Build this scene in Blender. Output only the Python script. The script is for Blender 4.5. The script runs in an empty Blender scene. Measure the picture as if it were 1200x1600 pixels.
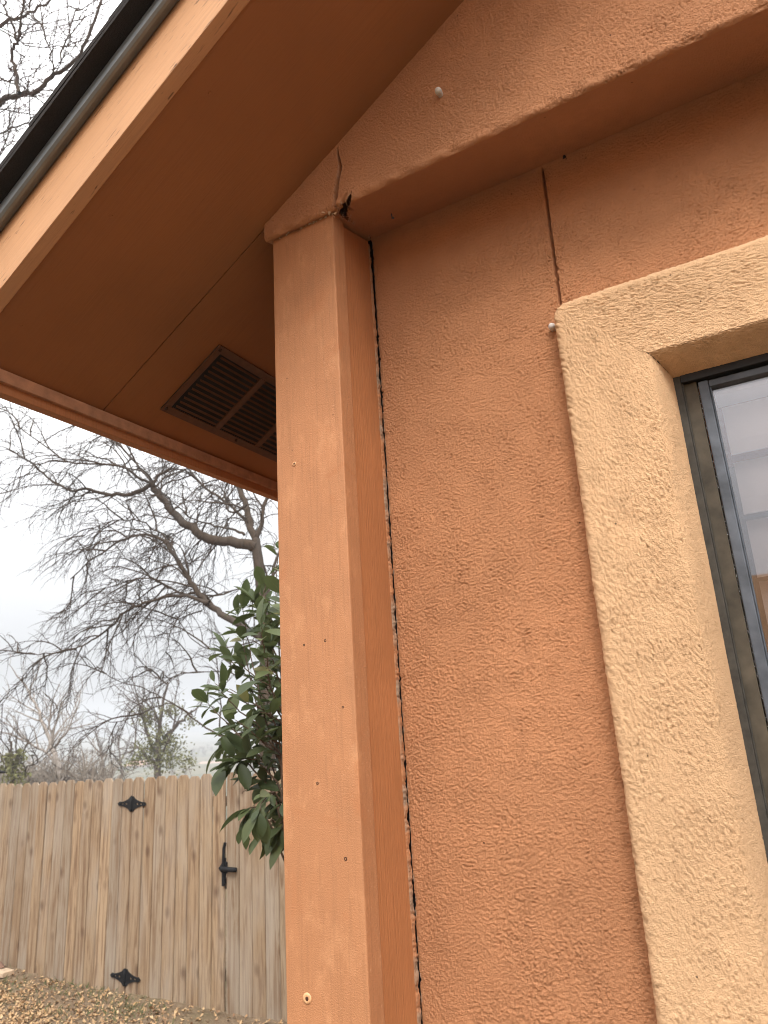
import bpy, bmesh, math, random
import numpy as np
from mathutils import Vector, Matrix

rad = math.radians
SC = bpy.context.scene
COL = SC.collection

# ------------------------------------------------------------------ camera
CAMZ = 1.65
S = 1.08                      # distance (m) from the lens to the stucco wall
FPX = 1110.0                  # focal length in pixels of the 1200 x 1600 frame
PITCH, ROLL, YAW = rad(16.63), rad(-3.586), rad(28.72)
_f = np.array([-math.sin(YAW)*math.cos(PITCH), math.cos(YAW)*math.cos(PITCH), math.sin(PITCH)])
_r0 = np.array([math.cos(YAW), math.sin(YAW), 0.0]); _u0 = np.cross(_r0, _f)
_r = math.cos(ROLL)*_r0 + math.sin(ROLL)*_u0
_u = -math.sin(ROLL)*_r0 + math.cos(ROLL)*_u0
cam = bpy.data.cameras.new('camera')
camo = bpy.data.objects.new('camera', cam); COL.objects.link(camo)
camo.matrix_world = Matrix(((_r[0], _u[0], -_f[0], 0), (_r[1], _u[1], -_f[1], 0), (_r[2], _u[2], -_f[2], CAMZ), (0, 0, 0, 1)))
cam.sensor_fit = 'VERTICAL'; cam.sensor_height = 36.0; cam.sensor_width = 27.0
cam.lens = 36.0*FPX/1600.0
cam.clip_start = 0.02; cam.clip_end = 3000
cam.dof.use_dof = True; cam.dof.focus_distance = 1.3; cam.dof.aperture_fstop = 8.0
SC.camera = camo

def ray(x, y):
    return _r*((x-600)/FPX) - _u*((y-800)/FPX) + _f
def at(x, y, Y):              # the point of the plane at depth Y (m) that a frame position looks at
    d = ray(x, y); p = d*(Y/d[1]); return Vector((p[0], p[1], p[2]+CAMZ))

# ------------------------------------------------------------------ world, sun, exposure
w = bpy.data.worlds.new('World'); SC.world = w; w.use_nodes = True
nt = w.node_tree; nt.nodes.clear()
def wn(t): return nt.nodes.new(t)
out = wn('ShaderNodeOutputWorld')
SUN_EL, SUN_AZ = rad(48), rad(150)     # high, behind the camera and a little to the right
sky = wn('ShaderNodeTexSky'); sky.sky_type = 'NISHITA'; sky.sun_disc = False
sky.sun_elevation = SUN_EL; sky.sun_rotation = SUN_AZ; sky.air_density = 1.0; sky.dust_density = 6.0
hsv = wn('ShaderNodeHueSaturation'); hsv.inputs['Saturation'].default_value = 0.12; hsv.inputs['Value'].default_value = 0.6
nt.links.new(sky.outputs[0], hsv.inputs['Color'])
bg1 = wn('ShaderNodeBackground'); bg1.inputs['Strength'].default_value = 0.05
nt.links.new(hsv.outputs[0], bg1.inputs['Color'])
# cloud layer: luminance of an overcast sky rises from the horizon to the zenith
tc = wn('ShaderNodeTexCoord'); sep = wn('ShaderNodeSeparateXYZ'); nt.links.new(tc.outputs['Generated'], sep.inputs[0])
ramp = wn('ShaderNodeValToRGB'); nt.links.new(sep.outputs['Z'], ramp.inputs[0])
e = ramp.color_ramp.elements
e[0].position = 0.0; e[0].color = (.70, .715, .745, 1)
e[1].position = 1.0; e[1].color = (1, 1, 1, 1)
k = e.new(0.45); k.color = (.96, .965, .975, 1)
mr = wn('ShaderNodeMapRange'); mr.inputs['From Min'].default_value = 0; mr.inputs['From Max'].default_value = 1
mr.inputs['To Min'].default_value = 0.10; mr.inputs['To Max'].default_value = 1.90
nt.links.new(sep.outputs['Z'], mr.inputs['Value'])
cn = wn('ShaderNodeTexNoise'); cn.inputs['Scale'].default_value = 2.2; cn.inputs['Detail'].default_value = 3
nt.links.new(tc.outputs['Generated'], cn.inputs['Vector'])
cm = wn('ShaderNodeMapRange'); cm.inputs['To Min'].default_value = 0.93; cm.inputs['To Max'].default_value = 1.07
nt.links.new(cn.outputs[0], cm.inputs['Value'])
mm = wn('ShaderNodeMath'); mm.operation = 'MULTIPLY'
nt.links.new(mr.outputs[0], mm.inputs[0]); nt.links.new(cm.outputs[0], mm.inputs[1])
bg2 = wn('ShaderNodeBackground'); nt.links.new(ramp.outputs[0], bg2.inputs['Color']); nt.links.new(mm.outputs[0], bg2.inputs['Strength'])
add = wn('ShaderNodeAddShader'); nt.links.new(bg1.outputs[0], add.inputs[0]); nt.links.new(bg2.outputs[0], add.inputs[1])
nt.links.new(add.outputs[0], out.inputs['Surface'])

sd = bpy.data.lights.new('sun', 'SUN'); sd.energy = 1.0; sd.angle = rad(16); sd.color = (1, .965, .91)
so = bpy.data.objects.new('sun', sd); COL.objects.link(so)
_sdir = Vector((math.sin(SUN_AZ)*math.cos(SUN_EL), math.cos(SUN_AZ)*math.cos(SUN_EL), math.sin(SUN_EL)))
so.rotation_euler = _sdir.to_track_quat('Z', 'Y').to_euler()

SC.view_settings.view_transform = 'Standard'; SC.view_settings.look = 'None'
SC.view_settings.exposure = 1.1; SC.view_settings.gamma = 1.0
SC.cycles.use_denoising = True; SC.cycles.denoising_input_passes = 'RGB_ALBEDO_NORMAL'; SC.cycles.denoising_prefilter = 'ACCURATE'
SC.cycles.pixel_filter_type = 'BLACKMAN_HARRIS'; SC.cycles.filter_width = 0.9
SC.cycles.max_bounces = 6; SC.cycles.diffuse_bounces = 3; SC.cycles.transparent_max_bounces = 12
SC.cycles.volume_bounces = 0

# ------------------------------------------------------------------ helpers
random.seed(7); RNG = np.random.default_rng(11)
WM = {}
def link(o, parent=None, W=None):
    COL.objects.link(o)
    W = W or Matrix.Identity(4)
    WM[o.name] = W
    o.matrix_basis = W
    if parent is not None:
        o.parent = parent; o.matrix_parent_inverse = WM[parent.name].inverted()
    return o
def tag(o, label=None, cat=None, group=None, kind=None):
    if label: o['label'] = label
    if cat: o['category'] = cat
    if group: o['group'] = group
    if kind: o['kind'] = kind
    return o
def empty(name, loc, label, cat, group=None):
    o = bpy.data.objects.new(name, None); o.empty_display_size = .1
    link(o, None, Matrix.Translation(Vector(loc))); return tag(o, label, cat, group)

class MB:
    def __init__(s): s.v = []; s.f = []
    def add(s, vs, fs):
        b = len(s.v); s.v += [tuple(p) for p in vs]; s.f += [tuple(i+b for i in q) for q in fs]
    def box(s, a, b):
        x0, y0, z0 = a; x1, y1, z1 = b
        s.add([(x0,y0,z0),(x1,y0,z0),(x1,y1,z0),(x0,y1,z0),(x0,y0,z1),(x1,y0,z1),(x1,y1,z1),(x0,y1,z1)],
              [(0,3,2,1),(4,5,6,7),(0,1,5,4),(1,2,6,5),(2,3,7,6),(3,0,4,7)])
    def prism(s, poly, d0, d1):               # poly: list of 3D points, extruded from offset d0 to d1 (vectors)
        n = len(poly); d0 = Vector(d0); d1 = Vector(d1)
        P = [Vector(p) for p in poly]
        s.add([p+d0 for p in P]+[p+d1 for p in P],
              [tuple(range(n-1, -1, -1)), tuple(range(n, 2*n))]+[(i, (i+1) % n, n+(i+1) % n, n+i) for i in range(n)])
    def tube(s, pts, rads, sides=4, cap=False):
        n = len(pts); base = len(s.v); P = [Vector(p) for p in pts]
        ref = Vector((.31, .77, .55))
        for i, p in enumerate(P):
            t = (P[min(i+1, n-1)]-P[max(i-1, 0)])
            if t.length < 1e-9: t = Vector((0, 0, 1))
            t.normalize(); a = t.cross(ref)
            if a.length < 1e-3: a = t.cross(Vector((1, 0, 0)))
            a.normalize(); b = t.cross(a)
            for k in range(sides):
                q = 2*math.pi*k/sides
                s.v.append(tuple(p+(a*math.cos(q)+b*math.sin(q))*rads[i]))
        for i in range(n-1):
            for k in range(sides):
                k2 = (k+1) % sides
                s.f.append((base+i*sides+k, base+i*sides+k2, base+(i+1)*sides+k2, base+(i+1)*sides+k))
        if cap:
            s.f.append(tuple(base+k for k in range(sides-1, -1, -1))); s.f.append(tuple(base+(n-1)*sides+k for k in range(sides)))
    def mesh(s, name, mat, smooth=False):
        me = bpy.data.meshes.new(name); me.from_pydata(s.v, [], s.f)
        me.materials.append(mat)
        if smooth: me.polygons.foreach_set('use_smooth', [True]*len(me.polygons))
        me.update(); return me
    def build(s, name, mat, parent=None, smooth=False, W=None, bevel=0):
        me = s.mesh(name, mat, smooth)
        if bevel:
            bm = bmesh.new(); bm.from_mesh(me)
            bmesh.ops.remove_doubles(bm, verts=bm.verts, dist=1e-6)
            bmesh.ops.bevel(bm, geom=[x for x in bm.edges if len(x.link_faces) == 2 and x.calc_face_angle(0) > .4], offset=bevel, segments=2, affect='EDGES', profile=.6)
            bm.to_mesh(me); bm.free()
        return link(bpy.data.objects.new(name, me), parent, W)
def boxpart(name, a, b, mat, parent, bevel=0):
    m = MB(); m.box(a, b); return m.build(name, mat, parent, bevel=bevel)
def grid_mesh(name, P, mat, parent, mask=None, attrs=None, flip=False, W=None):
    nx, ny = P.shape[:2]
    idx = np.arange(nx*ny).reshape(nx, ny)
    q = np.stack([idx[:-1, :-1], idx[1:, :-1], idx[1:, 1:], idx[:-1, 1:]], -1).reshape(-1, 4)
    if flip: q = q[:, ::-1]
    if mask is not None: q = q[mask.reshape(-1)]
    me = bpy.data.meshes.new(name)
    me.vertices.add(nx*ny); me.vertices.foreach_set('co', P.reshape(-1).astype(np.float32))
    me.loops.add(q.size); me.loops.foreach_set('vertex_index', q.reshape(-1).astype(np.int32))
    me.polygons.add(len(q)); me.polygons.foreach_set('loop_start', np.arange(0, q.size, 4, dtype=np.int32))
    me.polygons.foreach_set('use_smooth', np.ones(len(q), dtype=bool))
    me.update(calc_edges=True)
    if attrs:
        for an, av in attrs.items():
            a = me.attributes.new(an, 'FLOAT', 'POINT'); a.data.foreach_set('value', av.reshape(-1).astype(np.float32))
    me.materials.append(mat); me.validate()
    return link(bpy.data.objects.new(name, me), parent, W)

# ------------------------------------------------------------------ materials
class N:
    def __init__(s, name, rough=.8, spec=.3):
        s.m = bpy.data.materials.new(name); s.m.use_nodes = True; s.t = s.m.node_tree
        s.b = s.t.nodes['Principled BSDF']; s.b.inputs['Roughness'].default_value = rough
        s.b.inputs['Specular IOR Level'].default_value = spec
        s.o = s.t.nodes['Material Output']
    def n(s, typ, **kw):
        x = s.t.nodes.new(typ)
        for k, v in kw.items():
            if k in x.inputs: x.inputs[k].default_value = v
            else: setattr(x, k, v)
        return x
    def l(s, a, b): s.t.links.new(a, b)
    def coord(s, kind='Object', scale=(1, 1, 1), offset=None):
        c = s.n('ShaderNodeTexCoord'); mp = s.n('ShaderNodeMapping'); mp.inputs['Scale'].default_value = scale
        s.l(c.outputs[kind], mp.inputs['Vector'])
        if offset is not None: s.l(offset, mp.inputs['Location'])
        return mp.outputs[0]
    def noise(s, vec, scale, detail=3, rough=.5, dist=0):
        x = s.n('ShaderNodeTexNoise'); x.inputs['Scale'].default_value = scale; x.inputs['Detail'].default_value = detail
        x.inputs['Roughness'].default_value = rough; x.inputs['Distortion'].default_value = dist
        s.l(vec, x.inputs['Vector']); return x.outputs[0]
    def ramp(s, fac, stops):
        r = s.n('ShaderNodeValToRGB'); e = r.color_ramp.elements
        for i, (p, c) in enumerate(stops):
            x = e[i] if i < 2 else e.new(p)
            x.position = p; x.color = (*c, 1) if len(c) == 3 else c
        s.l(fac, r.inputs[0]); return r.outputs[0]
    def mix(s, fac, a, b, mode='MIX'):
        x = s.n('ShaderNodeMix', data_type='RGBA', blend_type=mode)
        for v, i in ((fac, 0), (a, 6), (b, 7)):
            if hasattr(v, 'is_linked') or isinstance(v, bpy.types.NodeSocket): s.l(v, x.inputs[i])
            elif i == 0: x.inputs[0].default_value = v
            else: x.inputs[i].default_value = (*v, 1)
        return x.outputs[2]
    def math(s, op, a, b=0.0):
        x = s.n('ShaderNodeMath', operation=op)
        for i, v in ((0, a), (1, b)):
            if isinstance(v, bpy.types.NodeSocket): s.l(v, x.inputs[i])
            else: x.inputs[i].default_value = v
        return x.outputs[0]
    def bump(s, h, dist, strength=1.0, prev=None):
        x = s.n('ShaderNodeBump'); x.inputs['Distance'].default_value = dist; x.inputs['Strength'].default_value = strength
        s.l(h, x.inputs['Height'])
        if prev is not None: s.l(prev, x.inputs['Normal'])
        return x.outputs[0]
    def base(s, c):
        if isinstance(c, bpy.types.NodeSocket): s.l(c, s.b.inputs['Base Color'])
        else: s.b.inputs['Base Color'].default_value = (*c, 1)
    def normal(s, n): s.l(n, s.b.inputs['Normal'])
    def rnd(s):
        i = s.n('ShaderNodeObjectInfo'); return i.outputs['Random']

ORANGE = (.555, .258, .124)
TAN = (.78, .492, .275)

def mat_stucco(name, col, chip=True):
    n = N(name, .82, .25); v = n.coord('Object')
    lo = n.noise(v, 3.0, 4, .6); mid = n.noise(v, 38, 3, .6); fine = n.noise(v, 520, 3, .65)
    d = tuple(c*.84 for c in col); b = tuple(min(1, c*1.09) for c in col)
    c1 = n.mix(n.ramp(lo, [(.3, (0, 0, 0)), (.7, (1, 1, 1))]), d, b)
    c2 = n.mix(n.ramp(mid, [(.28, (.75, .75, .75)), (.62, (0, 0, 0))]), c1, tuple(c*.86 for c in col))
    # tiny dark pits scattered in the colour
    vo = n.n('ShaderNodeTexVoronoi'); vo.inputs['Scale'].default_value = 30; n.l(v, vo.inputs['Vector'])
    pit = n.math('LESS_THAN', vo.outputs['Distance'], .045)
    pm = n.math('MULTIPLY', pit, n.math('GREATER_THAN', n.noise(v, 9, 2), .52))
    c3 = n.mix(pm, c2, tuple(c*.25 for c in col))
    if chip:
        a = n.n('ShaderNodeAttribute', attribute_name='chip')
        c3 = n.mix(a.outputs['Fac'], c3, (.52, .41, .31))
    n.base(c3)
    n.normal(n.bump(fine, .0028, 1.0))
    return n.m
M_WALL = mat_stucco('stucco_orange', ORANGE)
M_TRIM = mat_stucco('stucco_tan', TAN)

def mat_paintwood(name, col, axis='Z', strength=.6, saw=0.0, stain=.25, rough=.62):
    n = N(name, rough, .35)
    sc = {'Z': (1, 1, .035), 'X': (.035, 1, 1), 'Y': (1, .035, 1)}[axis]
    v = n.coord('Object'); vg = n.coord('Object', sc)
    g1 = n.noise(vg, 260, 4, .65); g2 = n.noise(vg, 900, 2, .6)
    lo = n.noise(v, 4.5, 4, .6); blot = n.noise(v, 21, 3, .6)
    c = n.mix(n.ramp(lo, [(.3, (0, 0, 0)), (.72, (1, 1, 1))]), tuple(x*(1-stain) for x in col), tuple(min(1, x*1.08) for x in col))
    c = n.mix(n.ramp(blot, [(.3, (.5, .5, .5)), (.55, (0, 0, 0))]), c, tuple(x*(1-stain*.8) for x in col))
    c = n.mix(n.ramp(g1, [(.36, (.45, .45, .45)), (.5, (0, 0, 0))]), c, tuple(x*.74 for x in col))
    if saw:
        b1 = n.noise(n.coord('Object', (1, 1, .45)), 34, 5, .7); sp = n.noise(v, 210, 2, .5); kn = n.noise(v, 7.5, 2, .5, 1.5)
        c = n.mix(n.ramp(b1, [(.54, (0, 0, 0)), (.78, (.55, .55, .55))]), c, (.66, .335, .165))
        c = n.mix(n.ramp(kn, [(.28, (.45, .45, .45)), (.38, (0, 0, 0))]), c, (.44, .165, .062))
        c = n.mix(n.ramp(sp, [(.70, (0, 0, 0)), (.76, (.5, .5, .5))]), c, (.70, .44, .27))
        c = n.mix(n.ramp(sp, [(.24, (.6, .6, .6)), (.29, (0, 0, 0))]), c, (.30, .12, .05))
    n.base(c)
    h = n.bump(g2, .0008, strength, n.bump(g1, .0016, strength))
    if saw:
        vs = n.coord('Object', {'Z': (.05, .05, 1), 'X': (1, .05, .05), 'Y': (.05, 1, .05)}[axis])
        s1 = n.noise(vs, 330, 2, .6, .3)
        fz = n.noise(v, 480, 3, .65)
        h = n.bump(fz, .0016, saw*2.2, n.bump(s1, .0006, saw*.35, h))
    n.normal(h)
    return n.m
M_POST = mat_paintwood('paint_post', (.475, .214, .097), 'Z', .16, .28, .14)
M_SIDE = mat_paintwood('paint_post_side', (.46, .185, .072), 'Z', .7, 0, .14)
M_FASCIA = None
M_SOFF = None

def mat_slopewood(name, col, strength, dark=.7, fib=.5, checks=False):
    # grain follows the rake; the object is built with its local X along the slope
    n = N(name, .6, .3)
    v = n.coord('Object'); vg = n.coord('Object', (.03, 1, 1)); vc = n.coord('Object', (.09, 1, 1))
    g1 = n.noise(vg, 170, 4, .65); g2 = n.noise(vg, 700, 2, .6); lo = n.noise(v, 3.2, 4, .6)
    c = n.mix(n.ramp(lo, [(.32, (0, 0, 0)), (.7, (1, 1, 1))]), tuple(x*.86 for x in col), tuple(min(1, x*1.05) for x in col))
    c = n.mix(n.ramp(g1, [(.34, (fib, fib, fib)), (.5, (0, 0, 0))]), c, tuple(x*dark for x in col))
    h = n.bump(g2, .0008, strength, n.bump(g1, .0015, strength))
    if checks:
        ck = n.noise(vc, 330, 2, .55); big = n.noise(v, 14, 2)
        m_ = n.math('MULTIPLY', n.math('GREATER_THAN', ck, .68), n.math('GREATER_THAN', big, .47))
        c = n.mix(m_, c, tuple(x*.30 for x in col)); h = n.bump(m_, .002, -.6, h)
    n.base(c); n.normal(h); return n.m
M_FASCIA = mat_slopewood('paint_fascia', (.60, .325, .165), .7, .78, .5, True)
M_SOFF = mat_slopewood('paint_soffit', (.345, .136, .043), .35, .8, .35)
def mat_plain(name, col, rough=.6, metal=0., spec=.4, var=.15, scale=40, bump=.0, bscale=300):
    n = N(name, rough, spec); v = n.coord('Object'); x = n.noise(v, scale, 4, .6)
    n.base(n.mix(n.ramp(x, [(.3, (0, 0, 0)), (.7, (1, 1, 1))]), tuple(c*(1-var) for c in col), tuple(min(1, c*(1+var)) for c in col)))
    n.b.inputs['Metallic'].default_value = metal
    if bump: n.normal(n.bump(n.noise(v, bscale, 3), bump, .8))
    return n.m
M_SHADE_BUG = mat_plain('shade_and_insect_black', (.018, .016, .015), .95, var=.3)  # flat black painted in for shade behind gaps; also colours the insect
M_SHINGLE = mat_plain('asphalt_shingle', (.030, .026, .024), .95, spec=.15, var=.35, scale=500, bump=.0015, bscale=700)
M_DRIP = mat_plain('drip_edge_paint', (.19, .20, .20), .28, .45, .5, .12, 20)
n = N('old_caulk', .8, .25); v = n.coord('Object'); a_ = n.noise(v, 14, 3, .6); b_ = n.noise(v, 170, 3, .6)
n.base(n.mix(n.ramp(b_, [(.3, (.6, .6, .6)), (.55, (0, 0, 0))]), n.mix(n.ramp(a_, [(.44, (0, 0, 0)), (.60, (1, 1, 1))]), (.46, .20, .09), (.32, .22, .15)), (.20, .11, .06)))
n.normal(n.bump(b_, .0015, .8)); M_CAULK = n.m
M_CHIP = mat_plain('bare_plaster', (.66, .50, .36), .9, var=.2, scale=200)
M_VENT = mat_plain('vent_paint', (.115, .044, .016), .5, 0, .4, .2, 60)
M_BLACKMETAL = mat_plain('black_iron', (.008, .008, .009), .7, .0, .2, .2, 60)
M_WHITECAP = mat_plain('weathered_white_plastic', (.62, .58, .54), .5, var=.2, scale=250)
M_SCREW = mat_plain('painted_screw', (.66, .36, .18), .5, var=.25, scale=300)
M_DARK = mat_plain('dark_hole', (.05, .02, .01), .9, var=.3)
M_FLANGE = mat_plain('window_flange', (.055, .050, .042), .75, .0, .2, .35, 45)
M_CHANNEL = mat_plain('window_channel', (.070, .057, .040), .65, .0, .25, .45, 22)
M_SASH = mat_plain('window_sash', (.085, .095, .112), .5, .1, .35, .40, 26)
M_HEAD = mat_plain('window_head', (.014, .012, .011), .5, .2, .4, .3, 40)
M_PILE = mat_plain('weather_pile', (.45, .45, .46), .9, var=.8, scale=420)
M_ROOM = mat_plain('room_wall', (.35, .30, .25), .9, var=.05)
M_BLIND = mat_plain('blind_slat', (.74, .70, .68), .55, var=.05, scale=8)

n = N('window_glass', .02, .5)
n.t.nodes.remove(n.b)
tr = n.n('ShaderNodeBsdfTransparent'); tr.inputs[0].default_value = (.90, .88, .87, 1)
gl = n.n('ShaderNodeBsdfGlossy'); gl.inputs['Roughness'].default_value = .015; gl.inputs['Color'].default_value = (.95, .95, 1, 1)
ms = n.n('ShaderNodeMixShader'); fr = n.n('ShaderNodeFresnel', IOR=1.5)
n.l(n.math('ADD', fr.outputs[0], .09), ms.inputs[0]); n.l(tr.outputs[0], ms.inputs[1]); n.l(gl.outputs[0], ms.inputs[2])
nv = n.coord('Object'); n.l(n.bump(n.noise(nv, 2.0, 1), .0003, .1), gl.inputs['Normal'])
n.l(ms.outputs[0], n.o.inputs['Surface']); M_GLASS = n.m

# ------------------------------------------------------------------ ground and terrain
def ground_z(x, y):
    # terrace by the house, a bank down to the gate, valley beyond, an added slope behind the photographer for the window to reflect
    x = np.asarray(x, float); y = np.asarray(y, float)
    def ss(a, b, t):
        t = np.clip((t-a)/(b-a), 0, 1); return t*t*(3-2*t)
    base = -0.55*ss(1.6, 3.9, y-.25*(x+4.5)*0)*ss(1.2, 2.6, -x)
    gate = 0.06*ss(-5.6, -7.8, x)*1.0*ss(3, 5, y)+.03*ss(-4.5, -4.0, x)*ss(4, 5, y)
    far = -5.2*ss(7, 60, y)-.0*x
    left = -2.0*ss(14, 60, -x)*(y < 400)
    hills = 26*ss(260, 520, y)*(.55+.45*np.sin(x*.006+1.2))
    back = 7.0*ss(8, 34, -y)
    und = .035*np.sin(x*1.7+y*.9)*np.sin(y*1.3-x*.4)+.02*np.sin(x*4.1)*np.sin(y*3.7)
    return base+gate+far+left+hills+back+und*ss(.8, 2.5, -x)
def axis(parts):
    a = []
    for lo, hi, st in parts: a += list(np.arange(lo, hi, st))
    a.append(parts[-1][1]); return np.array(a)
gx = axis([(-700, -120, 20), (-120, -20, 4), (-20, -9.5, .7), (-9.5, -3, .05), (-3, 12, .5), (12, 100, 6), (100, 700, 25)])
gy = axis([(-300, -60, 15), (-60, -10, 2.5), (-10, 2.6, .4), (2.6, 5.6, .05), (5.6, 12, .4), (12, 80, 3), (80, 900, 15)])
GX, GY = np.meshgrid(gx, gy, indexing='ij'); GZ = ground_z(GX, GY)
_nr = RNG.normal(size=GX.shape)*.006
_near = (GX > -9.5) & (GX < -3) & (GY > 2.6) & (GY < 5.6)
GZ = GZ+np.where(_near, _nr, 0)
n = N('dirt', .95, .1); v = n.coord('Object')
lo = n.noise(v, .9, 5, .6); mi = n.noise(v, 9, 4, .65); fi = n.noise(v, 70, 4, .7)
c = n.mix(n.ramp(mi, [(.3, (0, 0, 0)), (.7, (1, 1, 1))]), (.135, .092, .058), (.24, .172, .112))
c = n.mix(n.ramp(fi, [(.3, (.7, .7, .7)), (.55, (0, 0, 0))]), c, (.10, .068, .042))
c = n.mix(n.ramp(lo, [(.5, (0, 0, 0)), (.7, (.55, .55, .55))]), c, (.10, .105, .045))
dist = n.n('ShaderNodeSeparateXYZ'); n.l(v, dist.inputs[0])
farm = n.math('GREATER_THAN', dist.outputs['Y'], 30.0)
fn = n.noise(v, .03, 4, .6)
c = n.mix(farm, c, n.mix(n.ramp(fn, [(.35, (0, 0, 0)), (.65, (1, 1, 1))]), (.075, .085, .055), (.16, .135, .085)))
nb = n.math('GREATER_THAN', n.math('ADD', dist.outputs['X'], n.math('MULTIPLY', lo, 1.2)), -3.8)
c = n.mix(n.math('MULTIPLY', nb, n.math('LESS_THAN', dist.outputs['Y'], 3.4)), c, n.mix(n.ramp(fi, [(.35, (0, 0, 0)), (.65, (1, 1, 1))]), (.055, .045, .028), (.10, .078, .048)))  # unseen ground by the house, darkened to cut bounce onto the soffit
bk = n.math('LESS_THAN', dist.outputs['Y'], -7.0)  # unseen slope, coloured to show brown in the window's reflection
c = n.mix(bk, c, (.30, .155, .065))
n.base(c); n.normal(n.bump(fi, .012, .8, n.bump(mi, .05, .5)))
gr = grid_mesh('ground', np.stack([GX, GY, GZ], -1), n.m, None); gr['kind'] = 'structure'

# ------------------------------------------------------------------ house
house = empty('house', (-.66*S, .9*S, 0), 'orange stucco house corner with sloped eave, cracked wood post and tan-trimmed window', 'house')
def Z(z): return z*S+CAMZ     # heights were measured from the lens in units of S
SL, SB = .598, 1.2705         # soffit plane: z = SL*x + SB  (units of S)
D, YG, YP = 1.0, .85, .8638
XC, XL, XT = -.5373, -.6655, -.674

def bandpass(shape, px, lam, bw=.45, aniso=1.0, seed=0):
    r = np.random.default_rng(seed); a = np.fft.rfft2(r.normal(size=shape))
    fx = np.fft.fftfreq(shape[0], px)[:, None]; fz = np.fft.rfftfreq(shape[1], px)[None, :]
    f = np.sqrt((fx*aniso)**2+(fz/aniso)**2)+1e-9
    h = np.fft.irfft2(a*np.exp(-(np.log(f*lam)/bw)**2/2), s=shape)
    return h/h.std()
FS = (1400, 2000); PX = .001
n5 = bandpass(FS, PX, .0034, .35, 1.05, 1); n9 = bandpass(FS, PX, .0060, .80, 1.25, 2); n20 = bandpass(FS, PX, .013, .6, 1.2, 3)
n60 = bandpass(FS, PX, .09, .5, 1.0, 4); n300 = bandpass(FS, PX, .4, .5, 1.0, 5)
amp = np.clip(1.0+.12*n60+.10*n300, .6, 1.4)
bil = np.minimum(n9, .35)*.8-1.1*np.clip(-n9-.8, 0, None)+.25
STUC = (amp*(.58*bil+.30*n5+.14*n20)+.08*n60+.25*n300)*.0017
def stucco(u, v, arr=STUC):
    u = np.asarray(u)/PX; v = np.asarray(v)/PX
    i = np.floor(u).astype(int); j = np.floor(v).astype(int); a = u-i; b = v-j
    A = lambda p, q: arr[(i+p) % FS[0], (j+q) % FS[1]]
    return A(0, 0)*(1-a)*(1-b)+A(1, 0)*a*(1-b)+A(0, 1)*(1-a)*b+A(1, 1)*a*b
def fbm1(t, seed, lam):
    r = np.random.default_rng(seed); ks = r.uniform(.6, 1.8, 8)*2*math.pi/lam; ph = r.uniform(0, 6.28, 8)
    return sum(np.sin(np.asarray(t)*k+p) for k, p in zip(ks, ph))/2.83
def polydist(U, V, pts):
    d = np.full(U.shape, 9.0)
    for (ax, az), (bx, bz) in zip(pts[:-1], pts[1:]):
        L = (bx-ax)**2+(bz-az)**2
        t = np.clip(((U-ax)*(bx-ax)+(V-az)*(bz-az))/L, 0, 1)
        d = np.minimum(d, np.hypot(U-ax-t*(bx-ax), V-az-t*(bz-az)))
    return d

# window opening (units of S)
WX0, WX1, WZ1, WZ0 = -.0725, .86, .450, -.78
TI0, TIZ = -.098, .473        # inner front edge of the trim
TO0, TOZ = -.2165, .618       # outer front edge of the trim
YT = .962                     # trim front
YW = 1.02                     # window plane

# --- lower stucco wall, real relief, left edge torn open along the post
xs = np.concatenate([np.arange(XC*S, (XC+.03)*S, .0012), np.arange((XC+.03)*S, -.222*S, .0015), np.arange(-.222*S, -.196*S, .0008), np.arange(-.196*S, .22*S, .0015), np.arange(.22*S, 4.0, .12)])
zs = np.concatenate([np.arange(-.35, Z(-.48), .1), np.arange(Z(-.48), Z(.885), .0015)])
U, V = np.meshgrid(xs, zs, indexing='ij')
t = (V-Z(-.4))/(1.27*S)
gap = np.interp(zs, [Z(-.5), Z(-.2), Z(.2), Z(.35), Z(.5), Z(.6), Z(.70), Z(.735), Z(.755), Z(.80), Z(.88)],
                [-.0009, -.0007, -.0009, -.0005, .0000, .0006, .0008, -.0014, -.0004, .0005, .0006])
gap = gap+.0007*fbm1(zs, 3, .016)+.0010*fbm1(zs, 4, .045)+.0008*fbm1(zs, 14, .15)+.0005*fbm1(zs, 5, .006)
gap = gap+.0011*fbm1(zs, 6, .010)*np.interp(zs, [Z(.45), Z(.6)], [.25, 1])+.0009*fbm1(zs, 7, .03)*np.interp(zs, [Z(.45), Z(.6)], [.3, 1])
gap = np.clip(gap, .0001, .02)
shift = (gap[None, :]-.0016)*np.clip(1-(U-XC*S)/.03, 0, 1)
h = stucco(U, V)
edge = np.clip((U-XC*S)/.007, 0, 1); h = h*(.35+.65*edge)-(.0022*(1-edge)**2)
JP = [(-.2065*S, Z(.868)), (-.2085*S, Z(.74)), (-.2105*S, Z(.615))]
wob = .0006*fbm1(V, 9, .03)
dj = polydist(U+wob, V, JP); h = h-.013*np.clip(1.3-dj/.0021, 0, 1)**.7
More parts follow.
